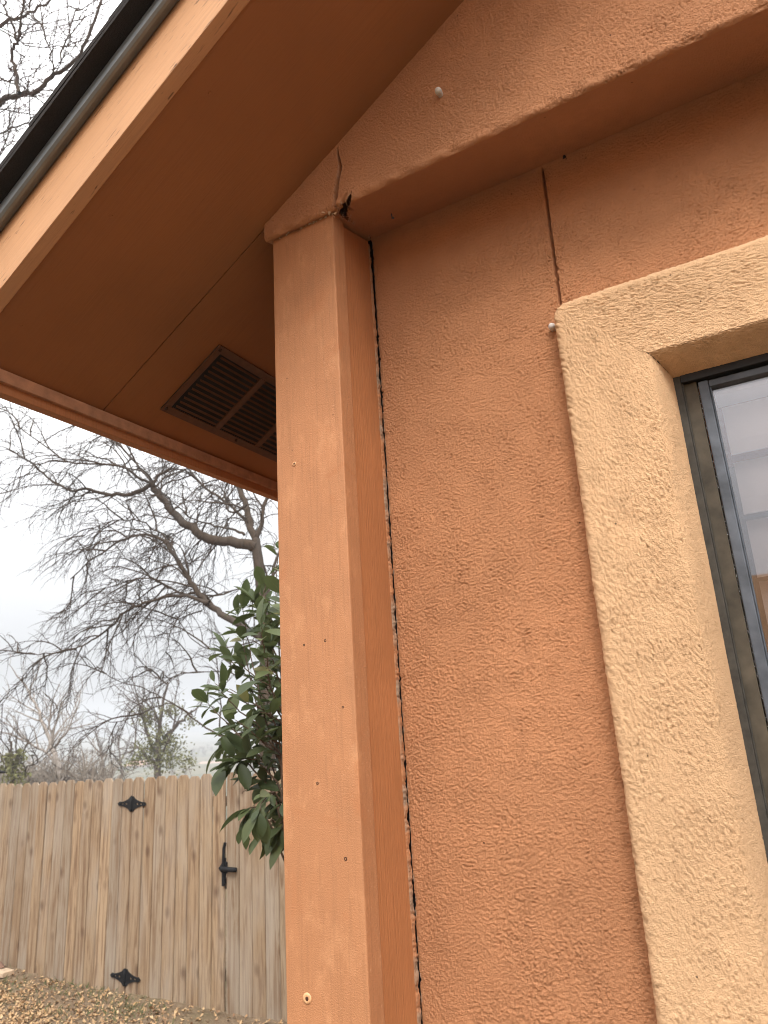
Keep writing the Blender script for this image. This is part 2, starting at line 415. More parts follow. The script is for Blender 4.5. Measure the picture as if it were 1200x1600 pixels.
# coat of plaster swells a little where it meets the gable band and beside the trim
h = h+.004*np.clip(1-(Z(.873)-V)/.02, 0, 1)**2
PW = np.stack([U+shift, D*S-h, V], -1)
uc = (U[:-1, :-1]+U[1:, 1:])/2; vc = (V[:-1, :-1]+V[1:, 1:])/2
mask = ~((uc > -.196*S) & (vc < Z(.595)) & (vc > Z(WZ0-.12)) & (uc < (WX1+.1)*S)) & ~((uc > (WX0-.01)*S) & (uc < (WX1+.01)*S) & (vc < Z(WZ1+.01)) & (vc > Z(WZ0-.01)))
chipw = np.clip(1-(U-XC*S)/.0028, 0, 1)*(fbm1(V, 21, .03) > .35)*.8
lower = grid_mesh('lower_wall', PW, M_WALL, house, mask, {'chip': chipw}, flip=False)
boxpart('backing', (XL*S+.03, D*S+.022, -.4), ((WX0-.03)*S, D*S+.05, Z(1.0)), M_SHADE_BUG, house)  # black sheet added so the crack beside the post reads as deep shade
boxpart('backing', ((WX0-.03)*S, D*S+.022, Z(WZ1+.04)), (4.0, D*S+.05, Z(2.0)), M_SHADE_BUG, house)

# --- gable band: face, rounded arris and sloping underside in one skin
xs = np.concatenate([np.arange(XT*S, -.545*S, .0017), np.arange(-.545*S, -.493*S, .0007), np.arange(-.493*S, .2*S, .0015), np.arange(.2*S, 4.0, .12)])
ZB0, ZB1 = .8365, .8745       # underside height at the face, at the wall
prof = []                     # (y, z, ny, nz)
und = np.arange(1.0*S, (YG+.011)*S, -.0015)
nl = math.hypot(.15, .038)
for y in und:
    q = (y/S-YG)/(1-YG); prof.append((y, Z(ZB0+(ZB1-ZB0)*q)+.0005, -.038/nl, -.15/nl))
r = .010
for a in np.linspace(0, 1, 8):
    th = rad(255)-a*rad(75)
    prof.append((YG*S+r+r*math.cos(th), Z(ZB0)+r*1.05+r*math.sin(th), math.cos(th), math.sin(th)))
nf0 = len(prof)
for z in np.concatenate([np.arange(Z(ZB0)+r*1.05+.002, Z(1.16), .0015), np.arange(Z(1.16), Z(3.2), .10)]):
    prof.append((YG*S, z, -1, 0))
prof = np.array(prof); np_ = len(prof)
X2 = np.repeat(xs[:, None], np_, 1); Yp = np.repeat(prof[None, :, 0], len(xs), 0); Zp = np.repeat(prof[None, :, 1], len(xs), 0)
ny = prof[None, :, 2]; nz = prof[None, :, 3]
top = Z(SL*xs/S+SB)[:, None]+.012
cl = Zp > top; Zp = np.minimum(Zp, top)
h = stucco(X2+.37, Zp+(YG*S-Yp)*1.0+.61)*.9
arc = np.clip(1-np.abs(np.arange(np_)-nf0+4)/7, 0, 1)[None, :]
h = h*(1-.25*arc)+.0022*arc*fbm1(X2, 31, .06)
h = h*np.where(ny > -.5, .6, 1.0)
CK = [(-.5123*S, Z(.955)), (-.5128*S, Z(.944)), (-.5105*S, Z(.925)), (-.5092*S, Z(.911)), (-.5150*S, Z(.893)), (-.5205*S, Z(.868)), (-.5215*S, Z(.853)), (-.5250*S, Z(.838))]
wob = .0007*fbm1(Zp, 41, .012)
dc = polydist(X2+wob, Zp, CK); wdt = np.interp(Zp, [Z(.838), Z(.868), Z(.90), Z(.92), Z(.955)], [.0026, .0044, .0036, .0030, .0012])
onf = (ny < -.3)
h = h-.022*np.clip(1.2-dc/wdt, 0, 1)**.8*onf
CK2 = [(-.500*S, Z(.853)), (-.5075*S, Z(.845)), (-.5095*S, Z(.838)), (-.5150*S, Z(.836))]
dc2 = polydist(X2+wob, Zp, CK2)
h = h-.010*np.clip(1.2-dc2/.0028, 0, 1)*(Yp < (YG+.03)*S)
# torn piece over the post corner
h = h-.006*np.clip(1-np.hypot((X2+.521*S)/.012, (Zp-Z(.836))/.009), 0, 1)
sgn = X2+wob-np.interp(Zp, [c_[1] for c_ in CK[::-1]], [c_[0] for c_ in CK[::-1]])
chipg = .3*((dc > wdt*1.05) & (dc < wdt*1.45) & (sgn < 0) & onf & (fbm1(Zp, 51, .03) > -.1) & (Zp < Z(.955)))*np.clip(1.2-dc/(wdt*1.3), 0, 1)*2
PG = np.stack([X2, Yp+ny*h, Zp+nz*h], -1)
def onz(x, y, z):
    d = ray(x, y); t_ = z*S/d[2]; return (d[0]*t_, d[1]*t_, z*S+CAMZ)
HP = [(tuple(at(550, 300, YG*S)), .0018), (tuple(at(546, 310, YG*S)), .0042), (onz(541, 322, .8385), .0075), (onz(536, 334, .840), .0105), (onz(543, 345, .845), .0062), (onz(556, 355, .852), .0032), (onz(570, 366, .860), .0030), (onz(582, 376, .872), .0040)]
d3 = np.full(X2.shape, 9.0)
sub_ = (X2 > -.56*S) & (X2 < -.48*S) & (Zp < Z(.90))
for (a_, wa), (b_, wb_) in zip(HP[:-1], HP[1:]):
    a_ = np.array(a_); b_ = np.array(b_); ab = b_-a_
    t_ = np.clip(((X2-a_[0])*ab[0]+(Yp-a_[1])*ab[1]+(Zp-a_[2])*ab[2])/(ab@ab), 0, 1)
    dd = np.sqrt((X2-a_[0]-t_*ab[0])**2+(Yp-a_[1]-t_*ab[1])**2+(Zp-a_[2]-t_*ab[2])**2)
    d3 = np.minimum(d3, dd/(wa+(wb_-wa)*t_))
d3 = d3+.45*fbm1(X2*1.3+Zp*.7+Yp, 81, .006)+.3*fbm1(X2-Yp, 82, .011)
hole = sub_ & (d3 < 1.0)
chipg = np.maximum(chipg, sub_*np.clip(1.7-d3, 0, 1)*.55*(fbm1(X2+Yp, 83, .02) > .2))
cc = hole[:-1, :-1] & hole[1:, 1:]
cc = cc | cl[:-1, :-1] & cl[1:, :-1] & cl[1:, 1:] & cl[:-1, 1:]
gable = grid_mesh('gable_wall', PG, M_WALL, house, ~cc, {'chip': chipg}, flip=True)
boxpart('side_wall', (XT*S+.003, (YG+.02)*S, Z(ZB0)+.012), (XT*S+.05, 9.0, Z(SL*XT+SB)-.002), M_SIDE, house)
boxpart('side_wall', (XT*S+.025, (YP+.06)*S, -.9), (XT*S+.06, 9.0, Z(ZB0)+.014), M_WALL, house)
boxpart('back_wall', (XT*S+.06, 8.9, -.9), (5.0, 9.0, 3.4), M_WALL, house)
boxpart('end_wall', (4.0, .86*S, -.6), (4.1, 8.9, 3.6), M_WALL, house)

# --- corner post: thick face board, side board, caulk bead
post = MB(); post.box((XL*S, YP*S, -.4), (XC*S, (YP+.036)*S, Z(.846)))
face = post.build('corner_post', M_POST, house, bevel=.0022)
sb = MB()
def und_z(y): return Z(ZB0+(ZB1-ZB0)*(y-YG)/(1-YG))
y0, y1 = (YP+.0365)*S, .9915*S
x0, x1 = (XC-.018)*S, XC*S-.0038
sb.prism([(x1, y0, -.4), (x1, y1, -.4), (x1, y1, und_z(.988)-.005), (x1, y0, und_z(YP+.0365)-.009)], (0, 0, 0), (x0-x1, 0, 0))
sb.build('side_board', M_SIDE, face, bevel=.001)
jb = MB(); zz_ = np.arange(Z(-.48), Z(.80), .012)
jb.tube([(XC*S-.0036+.0002*math.sin(q*41), y0-.0002, q) for q in zz_], [.0012+.0002*math.sin(q*33) for q in zz_], 6)
jb.build('paint_bead', M_SCREW, face, smooth=True)
boxpart('filler', (XL*S+.004, (YP+.037)*S, -.4), (x0-.001, D*S+.02, Z(.84)), M_SIDE, face)
# caulk bead
zb = np.arange(Z(-.48), Z(.862), .0018); aa = np.linspace(0, 1, 7)
A2, ZB = np.meshgrid(aa, zb, indexing='ij')
lump = .0005*fbm1(ZB+A2*.004, 61, .013)+.0007*fbm1(ZB, 62, .04)+.0005*np.random.default_rng(8).normal(size=ZB.shape)
wb = np.interp(ZB, [Z(-.48), Z(.5), Z(.62), Z(.72), Z(.86)], [.0078, .0074, .0068, .0062, .0030])*(1+.12*fbm1(ZB, 63, .05))
cx = XC*S-.0046+(.0020+lump*1.2)*np.sin(A2*math.pi*.8)**.7+A2*.0010
cy = .9895*S+A2*np.maximum(wb, .002)*1.45
grid_mesh('caulk_bead', np.stack([cx, cy, ZB], -1), M_CAULK, face, None, None, flip=False)
# screws, nail holes and knots on the face board
def disc(name, c, rr, mat, parent, depth=.002, cone=0., sides=12, axis='Y'):
    m = MB(); ring = []
    prof_ = [(rr, 0), (rr*.92, -depth*.8), (rr*.55, -depth), (rr*.25, -depth+cone), (0.0001, -depth+cone)]
    vs = []; fs = []
    for rr_, d in prof_:
        for k in range(sides):
            a = 2*math.pi*k/sides; vs.append((c[0]+rr_*math.cos(a), c[1]+d, c[2]+rr_*math.sin(a)))
    for i in range(len(prof_)-1):
        for k in range(sides):
            fs.append((i*sides+k, i*sides+(k+1) % sides, (i+1)*sides+(k+1) % sides, (i+1)*sides+k))
    m.add(vs, fs); return m.build(name, mat, parent, smooth=True)
for x, z, r_ in ((-.6304, .4057, .0042), (-.6316, -.3336, .0075)):
    disc('screw', (x*S, YP*S+.0003, Z(z)), r_, M_SCREW, face, .0018, .0012)
    disc('screw_recess', (x*S+.0003, YP*S-.0012, Z(z)), r_*.35, M_DARK, face, .0005)
for x, z, r_ in ((-.6213, .1190, .0022), (-.5837, .1215, .0026), (-.5580, .0267, .0022), (-.6050, -.0723, .0026), (-.5637, -.1665, .0030), (-.641, .56, .0014), (-.634, .43, .0012), (-.5535, .47, .0012)):
    disc('nail_hole', (x*S, YP*S+.0004, Z(z)), r_, M_DARK, face, .0006, .0004, 8)
# crumbs of torn plaster and caulk between post and gable band
cr = MB(); rr = random.Random(5)
def crumb(m, p, s_):
    vs = [Vector((rr.uniform(-1, 1), rr.uniform(-1, 1), rr.uniform(-1, 1))).normalized()*s_*rr.uniform(.6, 1.2)+Vector(p) for _ in range(7)]
    bm = bmesh.new(); [bm.verts.new(v_) for v_ in vs]; bmesh.ops.convex_hull(bm, input=bm.verts)
    bm.verts.index_update(); m.add([v_.co[:] for v_ in bm.verts], [tuple(v_.index for v_ in f_.verts) for f_ in bm.faces]); bm.free()
for i in range(46):
    x = XL+.004+(XC-XL)*rr.random()**.8
    if rr.random() < .35: continue
    crumb(cr, (x*S, (YP-.002)*S+rr.uniform(-.001, .003), und_z(YP)-.0005+rr.uniform(-.002, .001)), rr.uniform(.0012, .0034))
for i in range(7):
    crumb(cr, ((XC-.004+rr.uniform(-.008, .012))*S, (YP-.004+rr.uniform(-.005, .012))*S, und_z(YP)+rr.uniform(-.005, .003)), rr.uniform(.003, .006))
cr.build('plaster_crumbs', M_CHIP, gable)['kind'] = 'stuff'

# --- white caps, nail and dark insect on the wall
def cap(p):
    m = MB(); vs = []; fs = []; s_ = 12
    pr = [(.0048, .004), (.0052, -.004), (.0060, -.006), (.0060, -.010), (.0046, -.0135), (.002, -.0150), (.0001, -.0152)]
    for r_, d in pr:
        for k in range(s_):
            a = 2*math.pi*k/s_; vs.append((p[0]+r_*math.cos(a), p[1]+d, p[2]+r_*math.sin(a)))
    for i in range(len(pr)-1):
        for k in range(s_): fs.append((i*s_+k, i*s_+(k+1) % s_, (i+1)*s_+(k+1) % s_, (i+1)*s_+k))
    m.add(vs, fs); return m.build('light_clip_cap', M_WHITECAP, house, smooth=True)
cap((-.3163*S+.001, YG*S-.001, Z(.953)+.001)); cap((-.2253*S-.001, D*S-.001, Z(.5744)))
m = MB(); m.tube([(-.4646*S, .943*S, Z(.862)), (-.462*S, .940*S, Z(.848)), (-.458*S, .937*S, Z(.845))], [.0013, .0013, .002], 6, True)
m.build('nail', M_SASH, house)
m = MB(); rr = random.Random(3); crumb(m, (-.168*S, D*S-.004, Z(.871)), .0045); crumb(m, (-.166*S, D*S-.005, Z(.867)), .003)
m.build('dark_insect', M_SHADE_BUG, house)

# --- window trim: one profile mitred round the opening
def trim_side(name, side):
    # local: a along the side, profile (o: distance outward from opening edge, y)
    o_in = 0.0
    pr = []                                    # (o in S from window edge, y in S, no, ny)
    ow = (WX0-TI0) if side in 'LR' else (TIZ-WZ1)
    wid = (WX0-TO0) if side in 'LR' else (TOZ-WZ1)
    ow0 = (WX0-TI0); wid0 = WX0-TO0
    pts = []
    pts += [(ow0*.95*q, YT+(YW+.004-YT)*(1-q)**1.9) for q in np.linspace(0, 1, 44)]
    f0 = pts[-1][0]
    pts += [(f0+(wid0-.012-f0)*q, YT) for q in np.linspace(.015, 1, 84)]
    pts += [(wid0-.012+.012*math.sin(q), YT+.012-.012*math.cos(q)) for q in np.linspace(.2, math.pi/2, 7)]
    pts += [(wid0, YT+.012+(D+.004-YT-.012)*q) for q in np.linspace(.15, 1, 10)]
    pts = np.array(pts)
    t_ = np.gradient(pts, axis=0); t_ /= np.linalg.norm(t_, axis=1)[:, None]+1e-12
    nn = np.stack([t_[:, 1], -t_[:, 0]], 1)     # outward normal in (o,y)
    nn[nn[:, 1] > .5] *= -1
    # outer curve must face outward (+o)
    o = pts[:, 0]; y = pts[:, 1]
    if side == 'L': a = np.concatenate([np.arange(WZ0, -.46, .03), np.arange(-.46, WZ1, .0020)]+[[WZ1]])
    elif side == 'R': a = np.arange(WZ0, WZ1+.02, .04); a[-1] = WZ1
    elif side == 'T': a = np.concatenate([np.arange(WX0, .2, .0020), np.arange(.2, WX1, .03), [WX1]])
    else: a = np.concatenate([np.arange(WX0, WX1, .04), [WX1]])
    A_, O_ = np.meshgrid(a, o, indexing='ij'); Y_ = np.repeat(y[None, :], len(a), 0)
    # mitre: stretch along the side so both ends reach the corner diagonals
    lo_, hi_ = a[0], a[-1]; f_ = (A_-lo_)/(hi_-lo_); A_ = (lo_-O_)+f_*((hi_+O_)-(lo_-O_))
    if side == 'L': X_, Z_, sx, sz = WX0-O_, A_, -1, 0
    elif side == 'R': X_, Z_, sx, sz = WX1+O_, A_, 1, 0
    elif side == 'T': X_, Z_, sx, sz = A_, WZ1+O_, 0, 1
    else: X_, Z_, sx, sz = A_, WZ0-O_, 0, -1
    Xr, Yr, Zr = X_*S, Y_*S, Z_*S+CAMZ
    h = stucco(Xr+.83+(Yr-YT*S)*.9, Zr+.29-(Yr-YT*S)*.9)*1.05
    # smoother band along the reveal
    sm = np.clip((O_-ow0*.3)/(ow0*1.1), 0, 1)
    h = h*(.62+.38*sm)*np.clip((O_)/.004+.1, 0, 1)
    if side in 'LR': h = h+.0012*fbm1(Zr, 71, .22)*np.clip(1-np.abs(O_-ow0*1.05)/.03, 0, 1)
    no, ny = nn[None, :, 0], nn[None, :, 1]
    P = np.stack([Xr+sx*no*h, Yr+ny*h, Zr+sz*no*h], -1)
    rc = .020*S; ccx = TO0*S+rc; ccz = Z(WZ1+wid0)-rc
    vx, vz = ccx-P[..., 0], P[..., 2]-ccz; inq = (vx > 0) & (vz > 0)
    kf = np.where(inq, np.maximum(vx, vz)/(np.hypot(vx, vz)+1e-9), 1.0)
    P[..., 0] = np.where(inq, ccx-vx*kf, P[..., 0]); P[..., 2] = np.where(inq, ccz+vz*kf, P[..., 2])
    return grid_mesh(name, P, M_TRIM, house, None, None, flip=side in 'RT')
for s_ in 'LTRB': trim_side('window_trim', s_)

# --- window: frame, channel, sash, pane, blind
win = boxpart('window', (WX0*S-.004, (YW+.0)*S, Z(WZ0)-.004), ((WX0+.0085)*S, (YW+.02)*S, Z(WZ1)+.004), M_FLANGE, house, bevel=.001)
fz0, fz1 = Z(WZ0), Z(WZ1)
def wbox(name, x0, x1, y0, y1, mat, z0=fz0, z1=fz1, bev=.0008): return boxpart(name, (x0*S, y0*S, z0), (x1*S, y1*S, z1), mat, win, bev)
wbox('channel', WX0+.0088, WX0+.0275, YW+.0085, YW+.03, M_CHANNEL, z1=fz1-.002)
wbox('channel_lip', WX0+.0086, WX0+.0106, YW+.003, YW+.0084, M_FLANGE, z1=fz1-.002)
wbox('sash_stile', WX0+.0292, WX0+.0425, YW+.006, YW+.028, M_SASH, z1=fz1-.013, bev=.002)
wbox('glazing_bead', WX0+.0427, WX0+.0450, YW+.011, YW+.028, M_SASH, z1=fz1-.022)
# ragged weather pile in the slot between channel and sash
pm = MB(); rr = random.Random(9); zz = fz0
while zz < fz1-.02:
    if rr.random() < .62: crumb(pm, ((WX0+.0283+rr.uniform(-.0006, .0006))*S, (YW+.0075+rr.uniform(0, .003))*S, zz), rr.uniform(.0006, .0013))
    zz += rr.uniform(.002, .005)
pm.build('weather_pile', M_PILE, win)['kind'] = 'stuff'
wbox('head', WX0+.0088, WX1, YW-.001, YW+.03, M_HEAD, z0=fz1-.011, z1=fz1+.004)
wbox('sash_rail', WX0+.0430, WX1-.03, YW+.0085, YW+.026, M_SASH, z0=fz1-.024, z1=fz1-.0135)
wbox('sash_stile', WX1-.03, WX1, YW+.006, YW+.028, M_SASH, z1=fz1-.012)
wbox('sill', WX0+.01, WX1, YW+.001, YW+.03, M_FLANGE, z0=fz0-.004, z1=fz0+.02)
wbox('pane', WX0+.0428, WX1-.028, YW+.018, YW+.0215, M_GLASS, z0=fz0+.018, z1=fz1-.020, bev=0)
blind = MB(); blind.box((WX0*S+.05, (YW+.035)*S, fz1-.03), (WX1*S-.01, (YW+.085)*S, fz1+.02))
blind = blind.build('window_blind', M_BLIND, house)
sm = MB(); pw = .098
prf = [(.030, 0.0), (.026, -.012), (.018, -.035), (.008, -.065), (-.006, -.090), (-.012, -.094)]
pts = [(0, a, b) for a, b in prf]+[(0, a+.0025, b) for a, b in reversed(prf)]
sm.prism(pts, (WX0*S+.055, 0, 0), (WX1*S-.015, 0, 0)); sme = sm.mesh('slat', M_BLIND, False)
z = fz1-.032
while z > fz0+.05:
    link(bpy.data.objects.new('slat', sme), blind, Matrix.Translation((0, (YW+.055)*S, z))); z -= .0945
boxpart('room_wall', (WX0*S-.4, 3.2, -.4), (3.9, 3.25, 2.6), M_ROOM, house)
boxpart('room_wall', (WX0*S-.45, D*S+.06, -.4), (WX0*S-.4, 3.25, 2.6), M_ROOM, house)

# --- roof: soffit, rake fascia, eave fascia, drip edge, shingles (local X runs up the slope)
ang = math.atan(SL); XE = -1.0855
OR = Vector((XE*S, 0, Z(SL*XE+SB)))
WR = Matrix.Translation(OR) @ Matrix.Rotation(-ang, 4, 'Y')      # local x up-slope, local z out of the roof
LEN = 5.6
YF0, YF1 = .560, .584
def rbox(name, a, b, mat, parent, bevel=0):
    m = MB(); m.box(a, b); return m.build(name, mat, parent, W=WR, bevel=bevel)
roof = rbox('roof', (-.012, .60*S, .020), (LEN, 9.4, .1275), M_SHINGLE, house)
YSE = (YG+.006)*S
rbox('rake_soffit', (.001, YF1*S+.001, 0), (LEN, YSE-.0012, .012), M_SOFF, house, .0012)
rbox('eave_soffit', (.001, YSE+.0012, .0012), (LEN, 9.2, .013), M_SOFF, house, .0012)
rbox('rake_fascia', (-.030, YF0*S, -.004), (LEN, YF1*S, .1275), M_FASCIA, house, .002)
# eave fascia hangs below the soffit; a wider board behind a narrow strip
wd = 0.0405*S
ev = MB(); ca, sa = math.cos(ang), math.sin(ang)
ex = XE*S; ez = Z(SL*XE+SB)
ev.box((ex-.022, YF1*S+.002, ez-wd), (ex, 9.3, ez+.10)); ev.build('eave_fascia', M_SIDE, house, bevel=.0015)
ev = MB(); ev.box((ex+.0003, YF1*S+.004, ez-wd*.60), (ex+.010, 9.3, ez-.002)); ev.build('eave_strip', mat_plain('weathered_strip', (.44, .22, .12), .7, var=.25, scale=30), house, bevel=.001)
# drip edge: folded metal, swept up the rake
pr = [(a_, b_-.0085) for a_, b_ in [(YF0*S-.002, .1160), (.5480*S, .1135), (.5452*S, .1140), (.5436*S, .1165), (.5428*S, .121), (.5428*S, .126), (.5436*S, .1305), (.5460*S, .1335), (YF0*S+.01, .1345),
      (YF0*S+.01, .1362), (.5450*S, .1362), (.5412*S, .1322), (.5398*S, .127), (.5398*S, .120), (.5412*S, .1135), (.5445*S, .1100), (.5485*S, .1095), (YF0*S-.002, .1135)]]
dm = MB(); dm.prism([(0, a, b) for a, b in pr], (-.04, 0, 0), (LEN, 0, 0)); dm.build('drip_edge', M_DRIP, roof, smooth=False, W=WR)
# shingles along the rake, each tab an object; courses overlap up the slope
tab = MB(); tab.prism([(0, 0, 0), (.335, 0, .0), (.335, 0, .007), (0, 0, .010)], (0, 0, 0), (0, .92, 0)); tme = tab.mesh('shingle', M_SHINGLE)
rr = random.Random(2); x = -.06; i = 0
while x < LEN-.4:
    for lay in range(2):
        W_ = WR @ Matrix.Translation((x+lay*.07, (.5145+rr.uniform(0, .004)+.002*lay)*S, .1352+.0075*lay+.0060*(i % 2))) @ Matrix.Rotation(rad(1.3), 4, 'Y') @ Matrix.Rotation(rr.uniform(-.004, .004), 4, 'Z')
        link(bpy.data.objects.new('shingle', tme), roof, W_)
    x += .143; i += 1
rbox('starter_course', (-.05, .5160*S, .1282), (LEN, 1.4, .1348), M_SHINGLE, roof)
rbox('shingle_field', (-.05, 1.35, .137), (LEN, 9.4, .176), M_SHINGLE, roof)

for k_, x_ in enumerate((.10, .36, .62, .88, 1.14)):
    m = MB(); yy = .625*S+.004*math.sin(k_*3); m.tube([(x_, yy, .0005), (x_, yy, -.0012)], [.0032, .0026], 8, True); m.build('nail_head', M_SOFF, house, W=WR)
# --- soffit vent with its own louvre slats
vx0, vx1 = (-1.034-XE)*S/ca, (-.876-XE)*S/ca
vy0, vy1 = .957*S, 1.40*S
vent = rbox('soffit_vent', (vx0, vy0, -.0012), (vx1, vy1, .0005), M_SHADE_BUG, house)  # black plate stands in for the dark void above the slats
fl = .016
def vb(name, a, b, mat, bev=.0006): m = MB(); m.box(a, b); return m.build(name, mat, vent, W=WR, bevel=bev)
vb('flange', (vx0-.002, vy0, -.0045), (vx0+fl, vy1, -.0013), M_VENT); vb('flange', (vx1-fl, vy0, -.0045), (vx1+.002, vy1, -.0013), M_VENT)
vb('flange', (vx0+fl+.0002, vy0, -.0044), (vx1-fl-.0002, vy0+fl, -.0013), M_VENT); vb('flange', (vx0+fl+.0002, vy1-fl, -.0044), (vx1-fl-.0002, vy1, -.0013), M_VENT)
pl = (vy1-vy0-2*fl)/3
for k in (1, 2):
    yy = vy0+fl+pl*k; vb('rail', (vx0+fl+.0002, yy-.009, -.0043), (vx1-fl-.0002, yy+.009, -.0013), M_VENT)
ns = 12; px_ = (vx1-vx0-2*fl)/ns
sl = MB(); L_ = pl-.018
sl.prism([(-.0020, 0, -.0040), (-.0016, 0, -.0048), (.0026, 0, -.0020), (.0024, 0, -.0012)], (0, 0, 0), (0, L_, 0)); slm = sl.mesh('slat', M_VENT)
for k in range(3):
    for j in range(ns):
        link(bpy.data.objects.new('slat', slm), vent, WR @ Matrix.Translation((vx0+fl+px_*(j+.5), vy0+fl+pl*k+.009, -.0006)))
for a, b in ((vx0+.008, vy0+.008), (vx1-.008, vy0+.008), (vx0+.008, vy0+.008+2*pl*.78)):
    m = MB(); m.tube([(a, b, -.0044), (a, b, -.0072)], [.004, .003], 8, True); m.build('screw', M_DARK, vent, W=WR)

# ------------------------------------------------------------------ fence and gate
def mat_picket():
    n = N('weathered_pine', .78, .2); rnd = n.rnd()
    cmb = n.n('ShaderNodeCombineXYZ'); n.l(n.math('MULTIPLY', rnd, 37.0), cmb.inputs[0]); n.l(n.math('MULTIPLY', rnd, 91.0), cmb.inputs[2])
    tcx = n.n('ShaderNodeTexCoord'); ad = n.n('ShaderNodeVectorMath', operation='ADD'); n.l(tcx.outputs['Object'], ad.inputs[0]); n.l(cmb.outputs[0], ad.inputs[1])
    v = ad.outputs[0]
    def mp(sc): m = n.n('ShaderNodeMapping'); m.inputs['Scale'].default_value = sc; n.l(v, m.inputs['Vector']); return m.outputs[0]
    g = n.noise(mp((1, 1, .05)), 34, 5, .62, 1.2); gf = n.noise(mp((1, 1, .02)), 240, 3, .6); lo = n.noise(mp((1, 1, .3)), 4, 3)
    base = n.ramp(rnd, [(0, (.245, .170, .104)), (.25, (.345, .248, .155)), (.5, (.265, .214, .158)), (.75, (.32, .222, .134)), (1.0, (.395, .285, .180))])
    c = n.mix(n.ramp(g, [(.38, (.95, .95, .95)), (.55, (0, 0, 0))]), base, (.165, .098, .055))
    c = n.mix(n.ramp(gf, [(.35, (.5, .5, .5)), (.55, (0, 0, 0))]), c, (.16, .105, .065))
    c = n.mix(n.ramp(lo, [(.45, (0, 0, 0)), (.75, (.55, .55, .55))]), c, (.36, .315, .26))
    vo = n.n('ShaderNodeTexVoronoi'); vo.inputs['Scale'].default_value = 6.0; vo.inputs['Randomness'].default_value = 1; n.l(mp((1.0, 1, .62)), vo.inputs['Vector'])
    kn = n.ramp(vo.outputs['Distance'], [(.07, (1, 1, 1)), (.25, (0, 0, 0))])
    c = n.mix(n.math('MULTIPLY', kn, .6), c, (.085, .044, .026))
    n.base(c); n.normal(n.bump(gf, .002, .5, n.bump(g, .004, .5))); return n.m
M_PICK = mat_picket()
M_RAIL = mat_plain('rail_wood', (.22, .16, .11), .85, var=.25, scale=20)
FY = 5.2; PWD, PH, PTH = .1385, 1.90, .017
def picket_mesh(wd, ear=.036):
    m = MB(); h = PH; a = wd/2
    poly = [(-a, 0, 0), (a, 0, 0), (a, 0, h-ear), (a-ear*.9, 0, h), (-a+ear*.9, 0, h), (-a, 0, h-ear)]
    m.prism(poly, (0, 0, 0), (0, PTH, 0)); me = m.mesh('picket', M_PICK)
    bm = bmesh.new(); bm.from_mesh(me); bmesh.ops.recalc_face_normals(bm, faces=bm.faces)
    bmesh.ops.bevel(bm, geom=bm.edges[:], offset=.0042, segments=2, affect='EDGES'); bm.to_mesh(me); bm.free(); return me
PMS = [picket_mesh(.1412), picket_mesh(.1405), picket_mesh(.1418)]
rr = random.Random(12)
def topz(x): return 1.272+.0135*(x+7.9)
def run_pickets(parent, x0, x1, drop=0.0):
    n_ = max(1, round((x1-x0)/.1425)); st = (x1-x0)/n_
    for i in range(n_):
        x = x0+st*(i+.5)
        W_ = Matrix.Translation((x+rr.uniform(-.001, .001), FY+rr.uniform(-.006, .004), topz(x)-PH+rr.uniform(-.012, .009)-drop)) @ Matrix.Rotation(rr.uniform(-.0035, .0035), 4, 'Y') @ Matrix.Rotation(rr.uniform(-.02, .02), 4, 'Z')
        link(bpy.data.objects.new('picket', rr.choice(PMS)), parent, W_)
def rails(parent, x0, x1):
    for dz in (.25, .95, 1.62):
        m = MB(); a, b = topz(x0)-PH+dz, topz(x1)-PH+dz
        m.prism([(x0, FY+.022, a), (x1, FY+.022, b), (x1, FY+.022, b+.085), (x0, FY+.022, a+.085)], (0, 0, 0), (0, .038, 0)); m.build('rail', M_RAIL, parent)
XH, XGAP0, XGAP1 = -5.823, -4.655, -4.632
fl_ = empty('wooden_fence', (-8, FY, -.5), 'weathered dog-eared picket fence running left of the hinged gate', 'fence')
run_pickets(fl_, XH-.1425*21, XH-.004); rails(fl_, XH-.1425*21, XH)
for x in (-8.2, XH-.06): boxpart('fence_post', (x-.045, FY+.064, -.9), (x+.045, FY+.154, 1.2), M_RAIL, fl_)
fr_ = empty('wooden_fence', (-4.3, FY, -.5), 'short picket fence section between the latch and the house, behind leafy shrub', 'fence')
run_pickets(fr_, XGAP1, -.80); rails(fr_, XGAP1, -.80)
boxpart('fence_post', (XGAP0-.03, FY+.064, -.9), (XGAP1+.085, FY+.154, 1.2), M_RAIL, fr_)
gate = empty('wooden_gate', ((XH+XGAP0)/2, FY, -.56), 'tall picket gate with two black strap hinges and black latch', 'gate')
run_pickets(gate, XH+.004, XGAP0, .004); rails(gate, XH+.01, XGAP0-.005)
boxpart('edge_stile', (XGAP0-.022, FY+.018, -.54), (XGAP0-.003, FY+.0215, 1.28), M_RAIL, gate)
